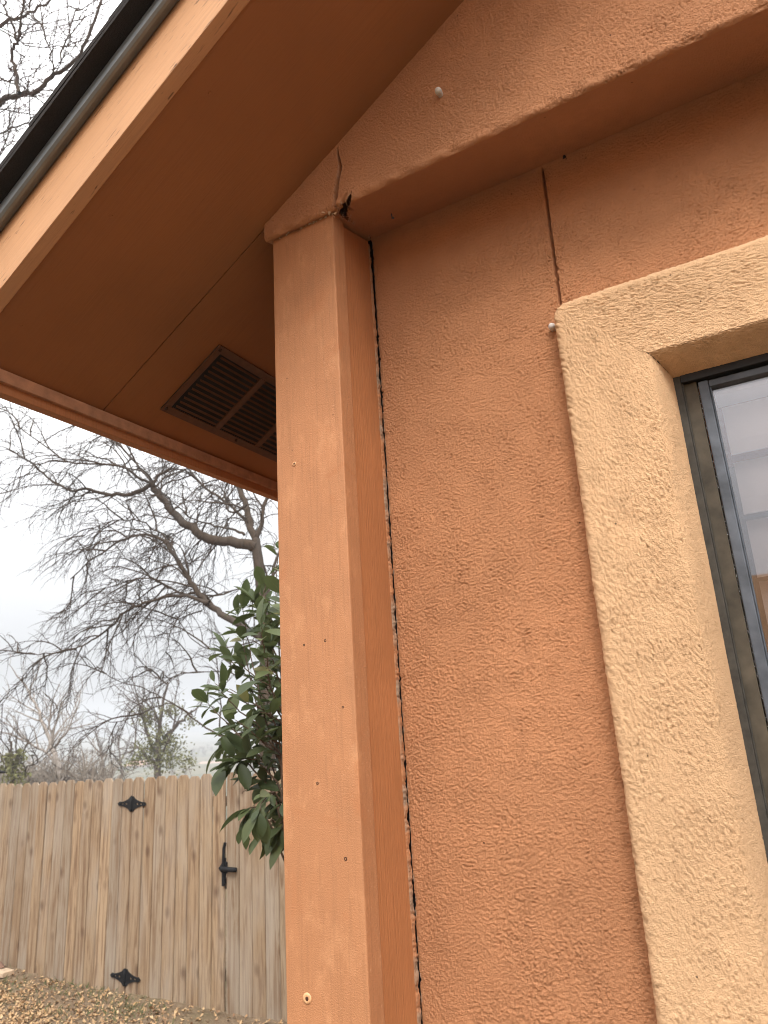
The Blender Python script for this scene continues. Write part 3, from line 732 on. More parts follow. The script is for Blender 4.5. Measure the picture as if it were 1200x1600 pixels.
def hinge(zc, tilt):
    half = [(0, .066), (.010, .070), (.022, .064), (.032, .052), (.046, .043), (.075, .032), (.110, .022), (.145, .016), (.160, .020), (.172, .017), (.182, .006), (.190, 0)]
    prof_ = half+[(x, -z) for x, z in reversed(half[:-1])]
    ho = MB(); bm = bmesh.new()
    for sgn in (-1, 1):
        pts = [Vector((sgn*(x+.004), -.010, z)) for x, z in prof_]
        # leaf with two pierced holes: outline and holes bridged by triangle fill
        loops = [pts]+[[Vector((sgn*(cx_+.004+rx*math.cos(a)), -.010, rz*math.sin(a))) for a in np.linspace(0, 2*math.pi, 10, endpoint=False)] for cx_, rx, rz in ((.072, .016, .0095), (.122, .014, .0075))]
        es = []
        for lp in loops:
            vs = [bm.verts.new(p) for p in lp]; es += [bm.edges.new((vs[i], vs[(i+1) % len(vs)])) for i in range(len(vs))]
        bmesh.ops.triangle_fill(bm, use_beauty=True, edges=es)
    r_ = bmesh.ops.extrude_face_region(bm, geom=bm.faces[:]); bmesh.ops.translate(bm, vec=(0, .009, 0), verts=[g_ for g_ in r_['geom'] if isinstance(g_, bmesh.types.BMVert)])
    bmesh.ops.recalc_face_normals(bm, faces=bm.faces)
    me = bpy.data.meshes.new('hinge'); bm.to_mesh(me); bm.free(); me.materials.append(M_BLACKMETAL)
    W_ = Matrix.Translation((XH, FY-.004, zc)) @ Matrix.Rotation(tilt, 4, 'Y')
    o = link(bpy.data.objects.new('hinge', me), gate, W_)
    k = MB(); k.tube([(0, -.012, -.066), (0, -.012, -.02), (0, -.012, .02), (0, -.012, .066)], [.011, .012, .012, .011], 10, True)
    k.tube([(0, -.012, .066), (0, -.012, .076)], [.008, .003], 8, True); k.build('knuckle', M_BLACKMETAL, o, W=W_, smooth=True)
    b = MB()
    for x in (-.155, -.095, -.035, .035, .095, .155): b.tube([(x, -.009, .0), (x, -.014, 0)], [.0055, .004], 6, True)
    b.build('bolt_heads', M_BLACKMETAL, o, W=W_)
hinge(1.062, rad(.5)); hinge(-.406, rad(1.0))
lt = MB(); lx, lz = -4.652, .50
lt.box((lx-.022, FY-.010, lz-.085), (lx+.020, FY-.001, lz+.12)); lt.tube([(lx, FY-.014, lz-.10), (lx, FY-.016, lz+.02), (lx+.002, FY-.016, lz+.19), (lx+.018, FY-.020, lz+.225), (lx+.022, FY-.02, lz+.245)], [.016, .014, .013, .014, .012], 8, True)
lt.prism([(lx-.058, FY-.001, lz+.035), (lx, FY-.001, lz-.02), (lx+.036, FY-.001, lz), (lx+.036, FY-.001, lz+.085), (lx, FY-.001, lz+.10)], (0, 0, 0), (0, -.014, 0))
lat = lt.build('latch', M_BLACKMETAL, gate)
lb = MB(); lb.tube([(lx-.02, FY-.028, lz+.038), (lx+.03, FY-.034, lz+.036), (lx+.155, FY-.034, lz+.034)], [.018, .019, .020], 10, True)
lb.build('bolt_handle', M_BLACKMETAL, lat, smooth=True)

# ------------------------------------------------------------------ ground litter
def leaf_cloud(name, xr, yr, count, cols, size, seed, dens=None):
    r_ = np.random.default_rng(seed); m = MB(); k = 0
    while k < count:
        x = r_.uniform(*xr); y = r_.uniform(*yr)
        if dens is not None and r_.random() > dens(x, y): continue
        z = float(ground_z(x, y))+r_.uniform(.006, .028); a = r_.uniform(0, 6.28); L = size*r_.uniform(.6, 1.3); wd = L*r_.uniform(.35, .6)
        tx, ty = r_.normal(0, .38, 2); c_, s_ = math.cos(a), math.sin(a); cu = r_.uniform(-.3, .45)*L
        def P(u, v, w_): return (x+u*c_-v*s_, y+u*s_+v*c_, z+u*tx+v*ty+w_)
        m.add([P(-L/2, 0, cu), P(-L*.1, -wd/2, 0), P(L/2, 0, cu*.8), P(-L*.1, wd/2, cu*.25), P(0, 0, -.1*L)], [(0, 1, 4), (1, 2, 4), (2, 3, 4), (3, 0, 4)]); k += 1
    n = N(name+'_mat', .8, .2); rnd = n.n('ShaderNodeNewGeometry').outputs['Random Per Island']
    n.base(n.ramp(rnd, [(i/(len(cols)-1), c_) for i, c_ in enumerate(cols)])); n.b.inputs['Roughness'].default_value = .75
    return m.build(name, n.m)
def dens(x, y):
    d = math.exp(-((x+6.6)/1.25)**2-((y-4.0)/.75)**2); return min(1, .10+d*1.1)*(.35+.65*(math.sin(x*5+y*3)*math.sin(y*6.1-x*2)*.5+.5))
tag(leaf_cloud('leaf_litter', (-8.6, -3.4), (2.4, 5.17), 12500, [(.42, .27, .135), (.30, .175, .085), (.52, .36, .20), (.20, .11, .06), (.46, .31, .17)], .037, 3, dens), 'dry tan and brown fallen leaves on the bare dirt', 'leaves', kind='stuff')
gm = MB(); rg = np.random.default_rng(4)
for i in range(800):
    cxx, cyy = [(-6.35, 5.08), (-7.4, 4.95), (-5.55, 4.92), (-6.1, 4.6), (-7.0, 4.6), (-5.3, 4.75)][rg.integers(0, 6)]
    x, y = cxx+rg.normal(0, .26), min(5.17, cyy+rg.normal(0, .10)); z = float(ground_z(x, y)); L = rg.uniform(.02, .06); a = rg.uniform(0, 6.28); dx, dy = math.cos(a)*.003, math.sin(a)*.003
    lx_, ly_ = rg.normal(0, .025, 2); gm.add([(x-dx, y-dy, z), (x+dx, y+dy, z), (x+lx_*.4, y+ly_*.4, z+L*.6), (x+lx_, y+ly_, z+L)], [(0, 1, 2), (1, 3, 2)])
tag(gm.build('sparse_grass', mat_plain('grass_blade', (.085, .105, .035), .7, var=.4, scale=12)), 'sparse green grass tufts along the foot of the fence', 'grass', kind='stuff')
p0 = at(0, 1524, 5.05); pz = float(ground_z(p0.x, 5.0))
pl_ = MB(); pl_.box((-.75, -.06, 0), (.145, .06, .042))
tag(pl_.build('wood_plank', mat_plain('plank_wood', (.42, .31, .21), .8, var=.25, scale=12), W=Matrix.Translation((p0.x, 5.05, pz+.005)) @ Matrix.Rotation(rad(-4), 4, 'Z'), bevel=.003), 'pale sawn plank lying on dirt at the foot of the fence', 'plank')
ro = MB(); rr = random.Random(8); crumb(ro, (0, 0, .05), .085)
tag(ro.build('stone', mat_plain('brown_stone', (.16, .09, .06), .9, var=.3, scale=30), W=Matrix.Translation((p0.x-.05, 5.10, pz+.035)), bevel=.008), 'small brown stone sitting on the plank beside the fence', 'stone')

# ------------------------------------------------------------------ evergreen shrub
def mat_leaf(island=False):
    n = N('glossy_leaf', .5, .28); g = n.n('ShaderNodeNewGeometry'); rnd = g.outputs['Random Per Island'] if island else n.rnd()
    top = n.ramp(rnd, [(0, (.044, .060, .024)), (.5, (.066, .086, .033)), (.9, (.10, .118, .046)), (1, (.17, .155, .055))])
    c = n.mix(g.outputs['Backfacing'], top, (.075, .092, .048))
    n.base(c); v = n.coord('Object'); n.normal(n.bump(n.noise(v, 60, 3), .002, .4))
    tl = n.n('ShaderNodeBsdfTranslucent'); n.l(n.mix(.5, c, (.12, .16, .04)), tl.inputs[0]); mx = n.n('ShaderNodeMixShader'); mx.inputs[0].default_value = .28
    n.l(n.b.outputs[0], mx.inputs[1]); n.l(tl.outputs[0], mx.inputs[2]); n.l(mx.outputs[0], n.o.inputs['Surface'])
    return n.m
M_LEAF = mat_leaf()
M_STEM = mat_plain('red_brown_stem', (.085, .052, .030), .7, var=.25, scale=60)
def leaf_mesh(L, Wd, curl, fold):
    m = MB(); ns = 7; vs = []; fs = []
    for i in range(ns):
        t = i/(ns-1); wv = Wd*max(.03, math.sin(math.pi*t**1.12)**.72)*(1 if i < ns-1 else .0)+.0006
        if i == 0: wv = .0012
        y = t*L; zc = -curl*L*t*t
        vs += [(-wv, y, zc+fold*wv), (0, y, zc), (wv, y, zc+fold*wv)]
    for i in range(ns-1):
        b = i*3; fs += [(b, b+1, b+4, b+3), (b+1, b+2, b+5, b+4)]
    m.add(vs, fs); m.tube([(0, -.012, .003), (0, 0, 0), (0, L*.6, -curl*L*.36-.0008)], [.0011, .0012, .0005], 4)
    return m.mesh('leaf', M_LEAF, True)
LM = [leaf_mesh(.128, .027, .22, .30), leaf_mesh(.112, .026, .10, .42), leaf_mesh(.138, .029, .30, .20), leaf_mesh(.095, .022, .05, .45)]
SY = 2.75
sh = empty('evergreen_shrub', (at(450, 1300, SY).x, SY, -.45), 'dark glossy large-leaved evergreen shrub peeking out from behind the corner post', 'shrub')
def frame_x(p):
    d = np.array([p[0], p[1], p[2]-CAMZ]); return 600+FPX*float(d@_r)/float(d@_f)
rr = random.Random(31)
stems = [
    ([(455, 1420), (440, 1250), (405, 1120), (385, 1030), (372, 962)], 0.00, 1.0),
    ([(452, 1350), (420, 1200), (375, 1150), (345, 1120), (326, 1100)], -.10, 1.0),
    ([(455, 1300), (445, 1100), (432, 980), (430, 900), (436, 850)], .08, 1.0),
    ([(452, 1250), (420, 1100), (392, 1060), (362, 1035), (350, 1020)], .12, 1.0),
    ([(455, 1300), (418, 1225), (385, 1190), (365, 1188), (350, 1195)], -.18, 1.0),
    ([(455, 1380), (430, 1300), (405, 1260), (390, 1262), (380, 1290)], -.22, .9),
    ([(455, 1330), (430, 1285), (425, 1280), (418, 1290), (415, 1300)], -.12, .9),
    ([(456, 1230), (440, 1050), (420, 990), (405, 960), (398, 940)], -.06, 1.0),
    ([(455, 1290), (430, 1170), (400, 1150), (372, 1160), (345, 1165)], .15, 1.0),
    ([(456, 1200), (438, 1120), (420, 1060), (412, 1010), (408, 980)], -.25, 1.0),
    ([(458, 1300), (452, 1180), (446, 1080), (443, 1000), (445, 930)], -.15, 1.0),
    ([(456, 1360), (446, 1290), (440, 1250), (436, 1240), (432, 1250)], .05, .9),
    ([(456, 1260), (425, 1140), (395, 1105), (362, 1082), (336, 1068)], .02, .9),
    ([(456, 1240), (430, 1130), (412, 1110), (398, 1102), (385, 1100)], -.2, .9),
    ([(456, 1220), (440, 1090), (425, 1020), (395, 1000), (375, 1000)], .18, .9),
    ([(456, 1260), (435, 1180), (410, 1160), (390, 1140), (368, 1125)], -.25, .9),
    ([(456, 1320), (440, 1240), (415, 1215), (395, 1225), (378, 1240)], .05, .9),
    ([(456, 1120), (444, 1020), (425, 970), (412, 930), (418, 900)], .1, .9),
    ([(456, 1180), (446, 1120), (430, 1090), (420, 1070), (405, 1062)], -.3, .9),
]
stem_m = MB(); nleaf = 0
base_pt = Vector((at(452, 1420, SY).x+.05, SY, -.5))
stem_m.tube([base_pt+Vector((0.02, 0, 0)), base_pt+Vector((.01, .01, .55)), base_pt+Vector((0, 0, 1.1)), at(455, 1300, SY)], [.022, .019, .015, .012], 8)
stems2 = []
for pts, dy, dens_ in stems:
    stems2.append((pts, dy, dens_)); ox, oy = rr.uniform(4, 26), rr.uniform(-28, 28)
    stems2.append(([(min(456, x+ox*(i > 0)), y+oy*(i > 0)) for i, (x, y) in enumerate(pts)], dy+rr.uniform(-.18, .22), dens_))
rest_leaves = []
for pts, dy, dens_ in stems2:
    P = [at(x, y, SY+dy*(.3+.7*i/4)) for i, (x, y) in enumerate(pts)]
    Q = []
    for i in range(len(P)-1):
        for k in range(5): Q.append(P[i].lerp(P[i+1], k/5)+Vector((rr.gauss(0, .003), rr.gauss(0, .003), 0)))
    Q.append(P[-1]); nq = len(Q)
    stem_m.tube(Q, [.0055-.0040*i/nq for i in range(nq)], 5)
    phase = rr.random()*6.28
    for i in range(4, nq):
        if i < nq-1 and rr.random() > .93*dens_: continue
        d = (Q[i]-Q[i-1]).normalized(); a0 = d.cross(Vector((.2, .9, .3))).normalized(); b0 = d.cross(a0)
        cnt = 2 if i < nq-1 else 5
        for c_ in range(cnt):
            phase += 2.4
            side = a0*math.cos(phase)+b0*math.sin(phase)
            dr = (d*(.55 if i < nq-1 else .9)+side*rr.uniform(.7, 1.1)+Vector((-.10, -.05, -.10 if i < nq-1 else .05))).normalized()
            if pts[-1][1] > 1240: dr = (dr+Vector((0, 0, -.9))).normalized()
            up = Vector((rr.gauss(0, .35), rr.gauss(-.25, .35), 1)); xx = dr.cross(up).normalized(); zz_ = xx.cross(dr)
            R_ = Matrix((xx, dr, zz_)).transposed().to_4x4(); sc_ = rr.uniform(.55, 1.15)
            if frame_x(Q[i]+dr*.06) > 450: continue
            if nleaf >= 298 or rr.random() < .55: rest_leaves.append(Matrix.Translation(Q[i]+dr*.010) @ R_ @ Matrix.Scale(sc_, 4))
            else:
                link(bpy.data.objects.new('leaf', rr.choice(LM)), sh, Matrix.Translation(Q[i]+dr*.010) @ R_ @ Matrix.Scale(sc_, 4)); nleaf += 1
stem_m.build('stem', M_STEM, sh, smooth=True)
lm_ = MB(); src = LM[1]; sv = [v_.co.copy() for v_ in src.vertices]; sf = [tuple(p_.vertices) for p_ in src.polygons]
for W_ in rest_leaves[::6]: lm_.add([W_ @ v_ for v_ in sv], sf)
if rest_leaves: lm_.build('leaf_mass', mat_leaf(True), sh, smooth=True)['kind'] = 'stuff'

# ------------------------------------------------------------------ trees
def mat_bark(name, col, rough=.9):
    n = N(name, rough, .15); v = n.coord('Object', (1, 1, .25)); x = n.noise(v, 22, 5, .65); lo = n.noise(v, 2.5, 3)
    c = n.mix(n.ramp(x, [(.3, (0, 0, 0)), (.7, (1, 1, 1))]), tuple(c_*.6 for c_ in col), tuple(c_*1.3 for c_ in col))
    c = n.mix(n.ramp(lo, [(.45, (0, 0, 0)), (.7, (.6, .6, .6))]), c, tuple(.5*c_+.06 for c_ in col))
    n.base(c); n.normal(n.bump(x, .02, .8)); return n.m
M_BARK = mat_bark('grey_brown_bark', (.066, .047, .033)); M_TWIG = mat_bark('twig_bark', (.056, .039, .029))
M_PALE = mat_bark('pale_bark', (.27, .235, .205)); M_FARTWIG = mat_bark('far_twig', (.12, .095, .08))
M_RED = mat_bark('reddish_twig', (.085, .050, .042))

class Tree:
    def __init__(s, seed, droop, bias=(0, 0, 0), wig=.18, sides=(6, 4, 3)):
        s.r = random.Random(seed); s.droop = droop; s.bias = Vector(bias); s.wig = wig; s.big = MB(); s.small = MB(); s.sides = sides
    def rv(s): return Vector((s.r.gauss(0, 1), s.r.gauss(0, 1), s.r.gauss(0, 1)))
    def path(s, p, d, L, n_, droop):
        pts = [p.copy()]; d = d.normalized(); st = L/n_
        for i in range(n_):
            d = (d+s.rv()*s.wig*.5+Vector((0, 0, -droop*(i+1)/n_))+s.bias*.12).normalized(); p = p+d*st; pts.append(p.copy())
        return pts
    def spread(s, pts, r0, specs, lvl=0, lo=.15, r1=None):
        """children along a polyline. specs[lvl] = (per metre, length, radius, segs, angle, droop)"""
        if lvl >= len(specs): return
        per, L, rad_, segs, angl, dr = specs[lvl]
        tot = sum((pts[i+1]-pts[i]).length for i in range(len(pts)-1)); cnt = max(1, int(tot*per*s.r.uniform(.8, 1.2)+s.r.random()))
        for c in range(cnt):
            t = lo+(1-lo)*(c+s.r.random())/cnt; k = min(len(pts)-2, int(t*(len(pts)-1))); fr_ = t*(len(pts)-1)-k
            p = pts[k].lerp(pts[k+1], min(1, fr_)); d = (pts[k+1]-pts[k]).normalized()
            sd_ = s.rv(); sd_ = (sd_-d*sd_.dot(d)).normalized()
            nd = d*math.cos(angl)+sd_*math.sin(angl)*s.r.uniform(.7, 1.2)+s.bias*.25
            ll = L*s.r.uniform(.55, 1.25)*(1.15-.5*t); q = s.path(p, nd, ll, segs, dr)
            rr_ = rad_*s.r.uniform(.75, 1.2)
            (s.big if lvl == 0 else s.small).tube(q, [rr_*(1-.72*i/segs) for i in range(segs+1)], s.sides[min(lvl, 2)])
            s.spread(q, rr_, specs, lvl+1, .12)
    def limb(s, pts, r0, r1, sides=8, sub=4, jit=.02):
        P = [Vector(p) for p in pts]; Q = []
        for i in range(len(P)-1):
            a = P[max(0, i-1)]; b = P[i]; c = P[i+1]; d = P[min(len(P)-1, i+2)]
            for k in range(sub):
                t = k/sub; Q.append(.5*((2*b)+(c-a)*t+(2*a-5*b+4*c-d)*t*t+(3*b-a-3*c+d)*t**3)+s.rv()*jit)
        Q.append(P[-1]); n_ = len(Q); return Q, [r0+(r1-r0)*(i/(n_-1))**.8 for i in range(n_)]

# the large bare tree behind the gate: trunk and limbs traced where they stand, twigs grown from them
TY = 9.5
T = Tree(5, .26, (-.34, -.05, -.06), .26)
def pp(lst, y0=TY, dy=0.): return [at(x, y, y0+dy*i/max(1, len(lst)-1)) for i, (x, y) in enumerate(lst)]
tr_pts = pp([(418, 1180), (414, 1080), (416, 1000), (408, 920), (402, 862), (398, 845)])
tb = tr_pts[0]; base_t = Vector((tb.x+.1, TY, float(ground_z(tb.x, TY))-.1))
Q, R = T.limb([base_t]+tr_pts, .15, .078, jit=.006)
tr1 = empty('bare_tree', base_t, 'large bare spreading tree with dark arching limbs, behind the gate and under the eave', 'tree')
tm = MB(); tm.tube(Q, R, 10); tm.build('trunk', M_BARK, tr1, smooth=True)
limbs = [
    (pp([(400, 855), (372, 848), (330, 843), (300, 825), (277, 808), (262, 790), (245, 768), (236, 755)], dy=-.6), .105, .055, 1),
    (pp([(236, 757), (205, 772), (165, 772), (135, 764), (110, 767), (75, 745), (45, 720), (10, 700)], TY-.6, -.8), .045, .012, 1),
    (pp([(237, 757), (248, 742), (268, 733)], TY-.6, .2), .035, .02, 1),
    (pp([(238, 755), (222, 735), (205, 715), (180, 690), (140, 660), (100, 640)], TY-.6, .3), .03, .010, 1),
    (pp([(402, 858), (392, 825), (384, 790), (372, 762), (362, 735), (350, 690), (330, 640)], dy=.5), .075, .03, 1),
    (pp([(398, 845), (408, 820), (412, 790), (425, 760), (440, 720)], dy=.3), .05, .02, 1),
    (pp([(382, 835), (360, 828), (335, 822), (305, 812), (285, 800)], dy=.4), .028, .010, 1),
    (pp([(384, 790), (358, 800), (352, 770), (357, 740), (345, 700)], dy=.4), .024, .008, 1),
    (pp([(417, 1000), (380, 978), (345, 958), (322, 940), (303, 915), (285, 890), (268, 862), (255, 845), (225, 835), (190, 845), (150, 870), (110, 905)], dy=-.9), .075, .010, 1),
    (pp([(325, 943), (290, 932), (255, 934), (215, 945), (190, 962), (165, 985), (135, 1005), (105, 1018), (60, 1022), (20, 1020)], TY-.3, -.7), .036, .007, 1),
    (pp([(308, 925), (285, 928), (262, 918), (240, 905), (205, 905), (170, 918), (130, 925)], TY-.3, .5), .026, .007, 1),
    (pp([(285, 890), (265, 850), (245, 830), (220, 815), (190, 812), (150, 822), (115, 850)], TY-.5, .6), .022, .007, 1),
    (pp([(416, 1140), (380, 1145), (345, 1150), (300, 1120), (262, 1095), (225, 1075), (180, 1062), (150, 1040)], TY+.2, -.3), .020, .006, .25),
    (pp([(300, 1118), (270, 1100), (240, 1105), (210, 1122), (180, 1128), (150, 1120), (135, 1108)], TY, -.3), .012, .005, .25),
    (pp([(414, 1060), (380, 1055), (340, 1050), (300, 1050), (260, 1060), (225, 1055)], TY+.1, .5), .014, .005, .4),
    (pp([(415, 1000), (365, 1010), (330, 1015), (295, 995), (275, 960), (262, 1010), (235, 1050), (210, 1058)], TY, .3), .012, .005, .3),
    (pp([(410, 930), (380, 920), (350, 925), (330, 935), (312, 960)], TY, .6), .018, .006, .6),
    (pp([(236, 757), (215, 745), (195, 730), (150, 725), (105, 720), (60, 690), (20, 660)], TY-.6, -1.4), .030, .009, 1),
    (pp([(398, 845), (372, 800), (330, 770), (300, 740), (280, 710), (240, 680)], TY, .9), .035, .010, 1),
    (pp([(416, 960), (425, 900), (440, 850), (450, 800)], TY, .7), .04, .015, 1),
]
specs = [(3.3, 1.45, .0165, 7, .85, .26), (4.9, .85, .0082, 5, .80, .28), (6.0, .42, .0052, 4, .70, .22)]
for pts, r0, r1, dn in limbs:
    Q, R = T.limb(pts, r0, r1, jit=.012); T.big.tube(Q, R, 7)
    sp = [(specs[0][0]*dn,)+specs[0][1:], specs[1], specs[2]]
    T.spread(Q, r1, sp, 0, .18)
T.big.build('limbs', M_BARK, tr1, smooth=True); T.small.build('crown', M_TWIG, tr1)

# the tree whose crown shows above the roof at upper left
OY = 4.6
T = Tree(17, -.10, (.2, .0, .25), .22)
def po(lst, dy=0., y0=OY): return [at(x, y, y0+dy*i/max(1, len(lst)-1)) for i, (x, y) in enumerate(lst)]
ob = Vector((-12.5, OY+.6, float(ground_z(-12.5, OY))-.1))
tr6 = empty('bare_tree', ob, 'bare twiggy tree with lichen-grey limbs reaching above the roof edge at upper left', 'tree')
e0 = at(-60, 235, OY)
tm = MB(); Q, R = T.limb([ob, ob+Vector((.15, 0, 2.5)), ob+Vector((.5, -.2, 5.0)), ob+Vector((1.3, -.4, 7.0)), e0], .22, .075, jit=.01); tm.tube(Q, R, 9); tm.build('trunk', M_BARK, tr6, smooth=True)
for pts, r0, r1, dn in [
    (po([(-60, 235), (-20, 180), (10, 155), (30, 148), (58, 143), (80, 120), (108, 102), (130, 75), (150, 30), (165, -25)], .5), .050, .017, 1),
    (po([(32, 147), (24, 110), (18, 80), (28, 62), (32, 40), (36, 10), (40, -40)], -.3), .030, .012, 1),
    (po([(28, 60), (18, 35), (8, 10), (0, -20)], -.4), .020, .010, 1),
    (po([(-40, 70), (0, 38), (30, 28), (60, 12), (95, -15)], .6), .034, .016, 1),
    (po([(83, 112), (78, 80), (66, 45), (45, 15), (30, -20)], -.5), .013, .006, .8),
    (po([(95, 95), (110, 40), (125, 0), (130, -40)], .4), .012, .007, .8),
    (po([(-40, 130), (0, 125), (20, 128), (40, 120), (70, 125)], .3), .013, .005, 1),
    (po([(-50, 240), (-10, 215), (20, 200), (50, 185), (75, 170), (95, 140)], .8), .018, .006, 1),
    (po([(-60, 300), (-20, 260), (10, 230), (30, 205)], 1.0), .016, .006, 1),
    (po([(-30, 20), (20, 60), (60, 75), (100, 70), (140, 55)], 1.2), .014, .006, 1),
]:
    Q, R = T.limb(pts, r0, r1, jit=.012); T.big.tube(Q, R, 7)
    T.spread(Q, r1, [(5.4*dn, 1.0, .0095, 6, .85, -.10), (6.0, .60, .0052, 5, .75, -.03), (6.5, .34, .0032, 3, .65, 0)], 0, .05)
T.big.build('limbs', M_BARK, tr6, smooth=True); T.small.build('crown', M_RED, tr6)

# smaller trees beyond the fence
def small_tree(name, label, px0, pts, ydep, r0, mat, tw, seed, specs, bias=(0, 0, .2), extra=(), leaves=None):
    T = Tree(seed, -.06, bias, .30)
    P = [at(x, y, ydep) for x, y in pts]; b = Vector((P[0].x, ydep, float(ground_z(P[0].x, ydep))-.2))
    root = empty(name, b, label, 'tree')
    Q, R = T.limb([b]+P, r0, r0*.18, jit=.02); m = MB(); m.tube(Q, R, 8); m.build('trunk', mat, root, smooth=True)
    T.spread(Q[int(len(Q)*.35):], r0, specs, 0, .02)
    for ex in extra:
        Q2, R2 = T.limb([at(x, y, ydep+.2) for x, y in ex], r0*.5, r0*.12, jit=.03); T.big.tube(Q2, R2, 6); T.spread(Q2, r0*.4, specs, 0, .1)
    T.big.build('limbs', mat, root, smooth=True); T.small.build('crown', tw, root)
    if leaves:
        lm = MB(); r_ = random.Random(seed+1)
        for (x, y, rad_, cnt) in leaves:
            c = at(x, y, ydep)
            for i in range(int(cnt*1.5)):
                q = c+Vector((r_.gauss(0, rad_), r_.gauss(0, rad_), r_.gauss(0, rad_)*.8)); a = Vector((r_.gauss(0, 1), r_.gauss(0, 1), r_.gauss(0, 1))).normalized()*.065; b2 = a.cross(Vector((r_.gauss(0, 1), r_.gauss(0, 1), 1))).normalized()*.035
                lm.add([q-a, q+b2, q+a, q-b2], [(0, 1, 2, 3)])
        o = lm.build('foliage', mat_plain('olive_foliage', (.125, .125, .045), .8, var=.35, scale=6), root); o['kind'] = 'stuff'
    return root
sp2 = [(2.4, 1.9, .034, 6, .75, -.02), (2.6, .85, .014, 5, .7, 0), (3.0, .45, .008, 4, .6, 0)]
small_tree('bare_tree', 'pale-barked bare tree standing behind the left end of the fence', 0, [(95, 1225), (88, 1190), (80, 1165), (72, 1140), (60, 1112), (47, 1085), (38, 1068)], 17, .13, M_PALE, M_PALE, 41, sp2,
           extra=[[(90, 1195), (72, 1175), (50, 1165), (30, 1150)], [(86, 1180), (80, 1150), (78, 1125), (90, 1105)], [(84, 1172), (100, 1150), (112, 1135)]])
small_tree('leafy_tree', 'hazy tree with olive leaf clumps standing behind the gate', 0, [(246, 1225), (246, 1195), (248, 1160), (250, 1130), (255, 1095), (262, 1065)], 22, .20, M_FARTWIG, M_FARTWIG, 43, [(2.2, 2.3, .036, 6, .8, -.02), (2.2, 1.0, .016, 5, .7, 0), (2.6, .5, .010, 4, .6, 0)],
           leaves=[(232, 1125, .20, 120), (265, 1112, .26, 170), (230, 1112, .18, 80), (250, 1150, .30, 200), (238, 1170, .32, 230), (265, 1160, .28, 180), (218, 1185, .25, 130), (272, 1185, .34, 200), (250, 1190, .35, 200), (295, 1128, .14, 50), (292, 1190, .2, 80), (208, 1190, .2, 80)],
           extra=[[(246, 1180), (232, 1150), (226, 1120), (222, 1095)], [(248, 1165), (270, 1140), (290, 1120), (300, 1110)], [(246, 1190), (225, 1175), (205, 1160)]])
small_tree('bare_tree', 'small bare tree standing midway behind the fence, left of leaf-clumped tree', 0, [(162, 1225), (160, 1195), (158, 1175), (152, 1155), (148, 1140)], 30, .12, M_FARTWIG, M_FARTWIG, 47, [(2.0, 1.6, .032, 6, .7, -.02), (2.2, .8, .018, 5, .65, 0), (2.4, .45, .012, 4, .6, 0)], extra=[[(160, 1185), (172, 1165), (178, 1150)], [(159, 1180), (146, 1165), (138, 1155)]])
small_tree('bare_tree', 'faint bare tree just left of the leaf-clumped tree', 0, [(190, 1225), (189, 1195), (186, 1170), (184, 1150), (186, 1135)], 34, .10, M_FARTWIG, M_FARTWIG, 48, [(2.0, 1.6, .030, 6, .6, -.02), (2.4, .8, .016, 5, .6, 0), (2.4, .45, .012, 4, .6, 0)], extra=[[(189, 1190), (198, 1170), (204, 1150)]])
small_tree('leafy_tree', 'brushy dark tree with sparse olive leaves at far left behind fence', 0, [(22, 1230), (21, 1205), (20, 1185), (17, 1165), (14, 1150)], 13, .07, M_BARK, M_TWIG, 53, [(4.5, 1.3, .018, 6, .8, 0), (4.0, .6, .009, 5, .7, 0), (4.0, .3, .006, 4, .6, 0)],
           leaves=[(22, 1195, .18, 60), (28, 1180, .14, 40), (15, 1205, .16, 50), (27, 1218, .16, 70), (8, 1185, .14, 40)], extra=[[(21, 1215), (8, 1195), (-5, 1170)], [(21, 1205), (32, 1185), (40, 1165)], [(21, 1215), (45, 1200), (60, 1190)]])
small_tree('bare_shrub', 'low grey brush standing right of the pale-barked tree', 0, [(100, 1228), (103, 1212), (112, 1195), (120, 1182)], 16, .05, M_FARTWIG, M_FARTWIG, 55, [(5, 1.1, .014, 6, .8, 0), (4.5, .55, .008, 5, .7, 0), (4, .3, .006, 4, .6, 0)], extra=[[(100, 1222), (98, 1200), (98, 1175)], [(100, 1222), (115, 1212), (135, 1205)]])

# woods in the valley: nobody could count them
fm = MB(); r_ = random.Random(77)
for i in range(780):
    y = r_.uniform(38, 330); x = -y*r_.uniform(.60, 2.1)
    if i >= 600: y = r_.uniform(15, 42); x = -y*(r_.uniform(1.2, 1.85) if i < 745 else r_.uniform(.95, 1.2))
    if y < 215 and min(abs(-x/y-1.10), abs(-x/y-.93)) < .05 and r_.random() < .9: continue
    if 520 <= i < 600: continue
    z0 = float(ground_z(x, y)); H = r_.uniform(2.6, 5.2)*(1 if y < 150 else 1.25)
    if 0 < y < 70: H *= .75
    if i >= 600: H = (r_.uniform(1.9, 3.2)+.035*y)*(1 if i < 745 else .75)
    fm.tube([(x, y, z0-.3), (x+r_.gauss(0, .2), y, z0+H*.6)], [.13, .05], 4)
    for k in range(24 if y < 160 else 14):
        a = r_.uniform(0, 6.28); q = Vector((x, y, z0+H*r_.uniform(.15, .6))); d = Vector((math.cos(a)*r_.uniform(.5, 1.2), math.sin(a), r_.uniform(.3, 1.5))).normalized()*H*r_.uniform(.22, .5)
        rd = .022+.00022*y if i < 600 else .011+.0003*y
        fm.tube([q, q+d*.5+Vector((0, 0, .1)), q+d], [rd, rd*.8, rd*.4], 3)
        for j in range(3):
            s_ = q+d*r_.uniform(.35, .95); fm.tube([s_, s_+Vector((r_.gauss(0, .5), r_.gauss(0, .5), r_.uniform(.2, .9)))*H*.14], [rd*.6, rd*.35], 3)
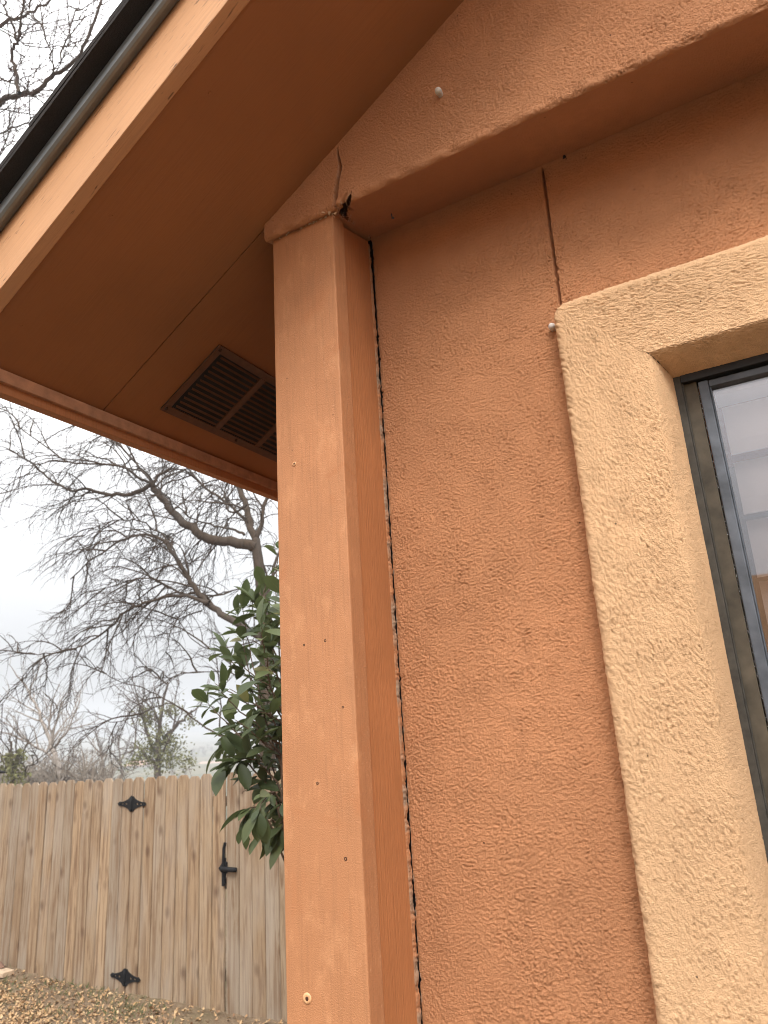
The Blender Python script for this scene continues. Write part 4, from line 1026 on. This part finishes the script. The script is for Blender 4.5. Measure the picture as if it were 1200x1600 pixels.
tag(fm.build('distant_woods', mat_plain('winter_woods', (.15, .125, .10), .9, var=.3, scale=.05)), 'hazy brown winter woods in the valley beyond the fence', 'woods', kind='stuff')
# low far houses in the haze
def far_house(px, py, Y, wdt, hgt, roofc, wallc, label):
    c = at(px, py, Y); z0 = c.z
    root = empty('distant_house', (c.x, Y, z0), label, 'house', None)
    boxpart('wall', (c.x-wdt/2, Y-3, z0-4), (c.x+wdt/2, Y+3, z0+hgt), mat_plain('far_wall', wallc, .9, var=.05), root)
    m = MB(); m.prism([(c.x-wdt/2-.4, Y-3.5, z0+hgt+.01), (c.x-wdt/2-.4, Y+3.5, z0+hgt+.01), (c.x-wdt/2-.4, Y, z0+hgt+1.6)], (0, 0, 0), (wdt+.8, 0, 0)); m.build('roof', mat_plain('far_roof', roofc, .9, var=.05), root)
    for k in (-.28, 0, .28): boxpart('window', (c.x+wdt*k-.6, Y-3.05, z0+hgt*.35), (c.x+wdt*k+.6, Y-2.99, z0+hgt*.8), M_HEAD, root)
far_house(218, 1203, 190, 8, 1.6, (.42, .24, .16), (.5, .36, .28), 'hazy peach-roofed house beyond the fence beside the leaf-clumped tree')
far_house(330, 1204, 200, 9, 1.5, (.35, .24, .18), (.62, .58, .54), 'hazy pale house far off, just left of the evergreen shrub')

# black iron garden hook at the left edge of the frame, above the fence
hk = at(-45, 1400, 4.9); tip = at(11, 1207, 4.9)
m = MB(); zt = tip.z+.03
m.tube([(hk.x, 4.9, float(ground_z(hk.x, 4.9))-.1), (hk.x, 4.9, .4), (hk.x-.01, 4.9, zt-.10), (hk.x+.02, 4.9, zt-.01), (hk.x+.05, 4.9, zt)], [.008]*5, 8, True)
hko = m.build('garden_hook', M_BLACKMETAL, smooth=True)
tag(hko, 'black iron garden hook whose tip pokes above the fence at left edge', 'garden hook')
m = MB(); a = Vector((hk.x+.03, 4.9, zt)); m.tube([a, a.lerp(tip, .45), a.lerp(tip, .8), tip], [.020, .024, .014, .003], 8, True); m.build('hook_tip', M_BLACKMETAL, hko, smooth=True)

# ------------------------------------------------------------------ damp winter air
n = N('haze_air'); n.t.nodes.remove(n.b)
pv = n.n('ShaderNodeVolumePrincipled'); pv.inputs['Color'].default_value = (.9, .92, .95, 1); pv.inputs['Density'].default_value = .0022; pv.inputs['Anisotropy'].default_value = .2
n.l(pv.outputs[0], n.o.inputs['Volume'])
USE_HAZE = True
if USE_HAZE:
    m = MB(); m.box((-720, -310, -12), (720, 910, 40)); hz = m.build('haze', n.m); tag(hz, 'pale damp winter haze over the valley', 'haze', kind='stuff')
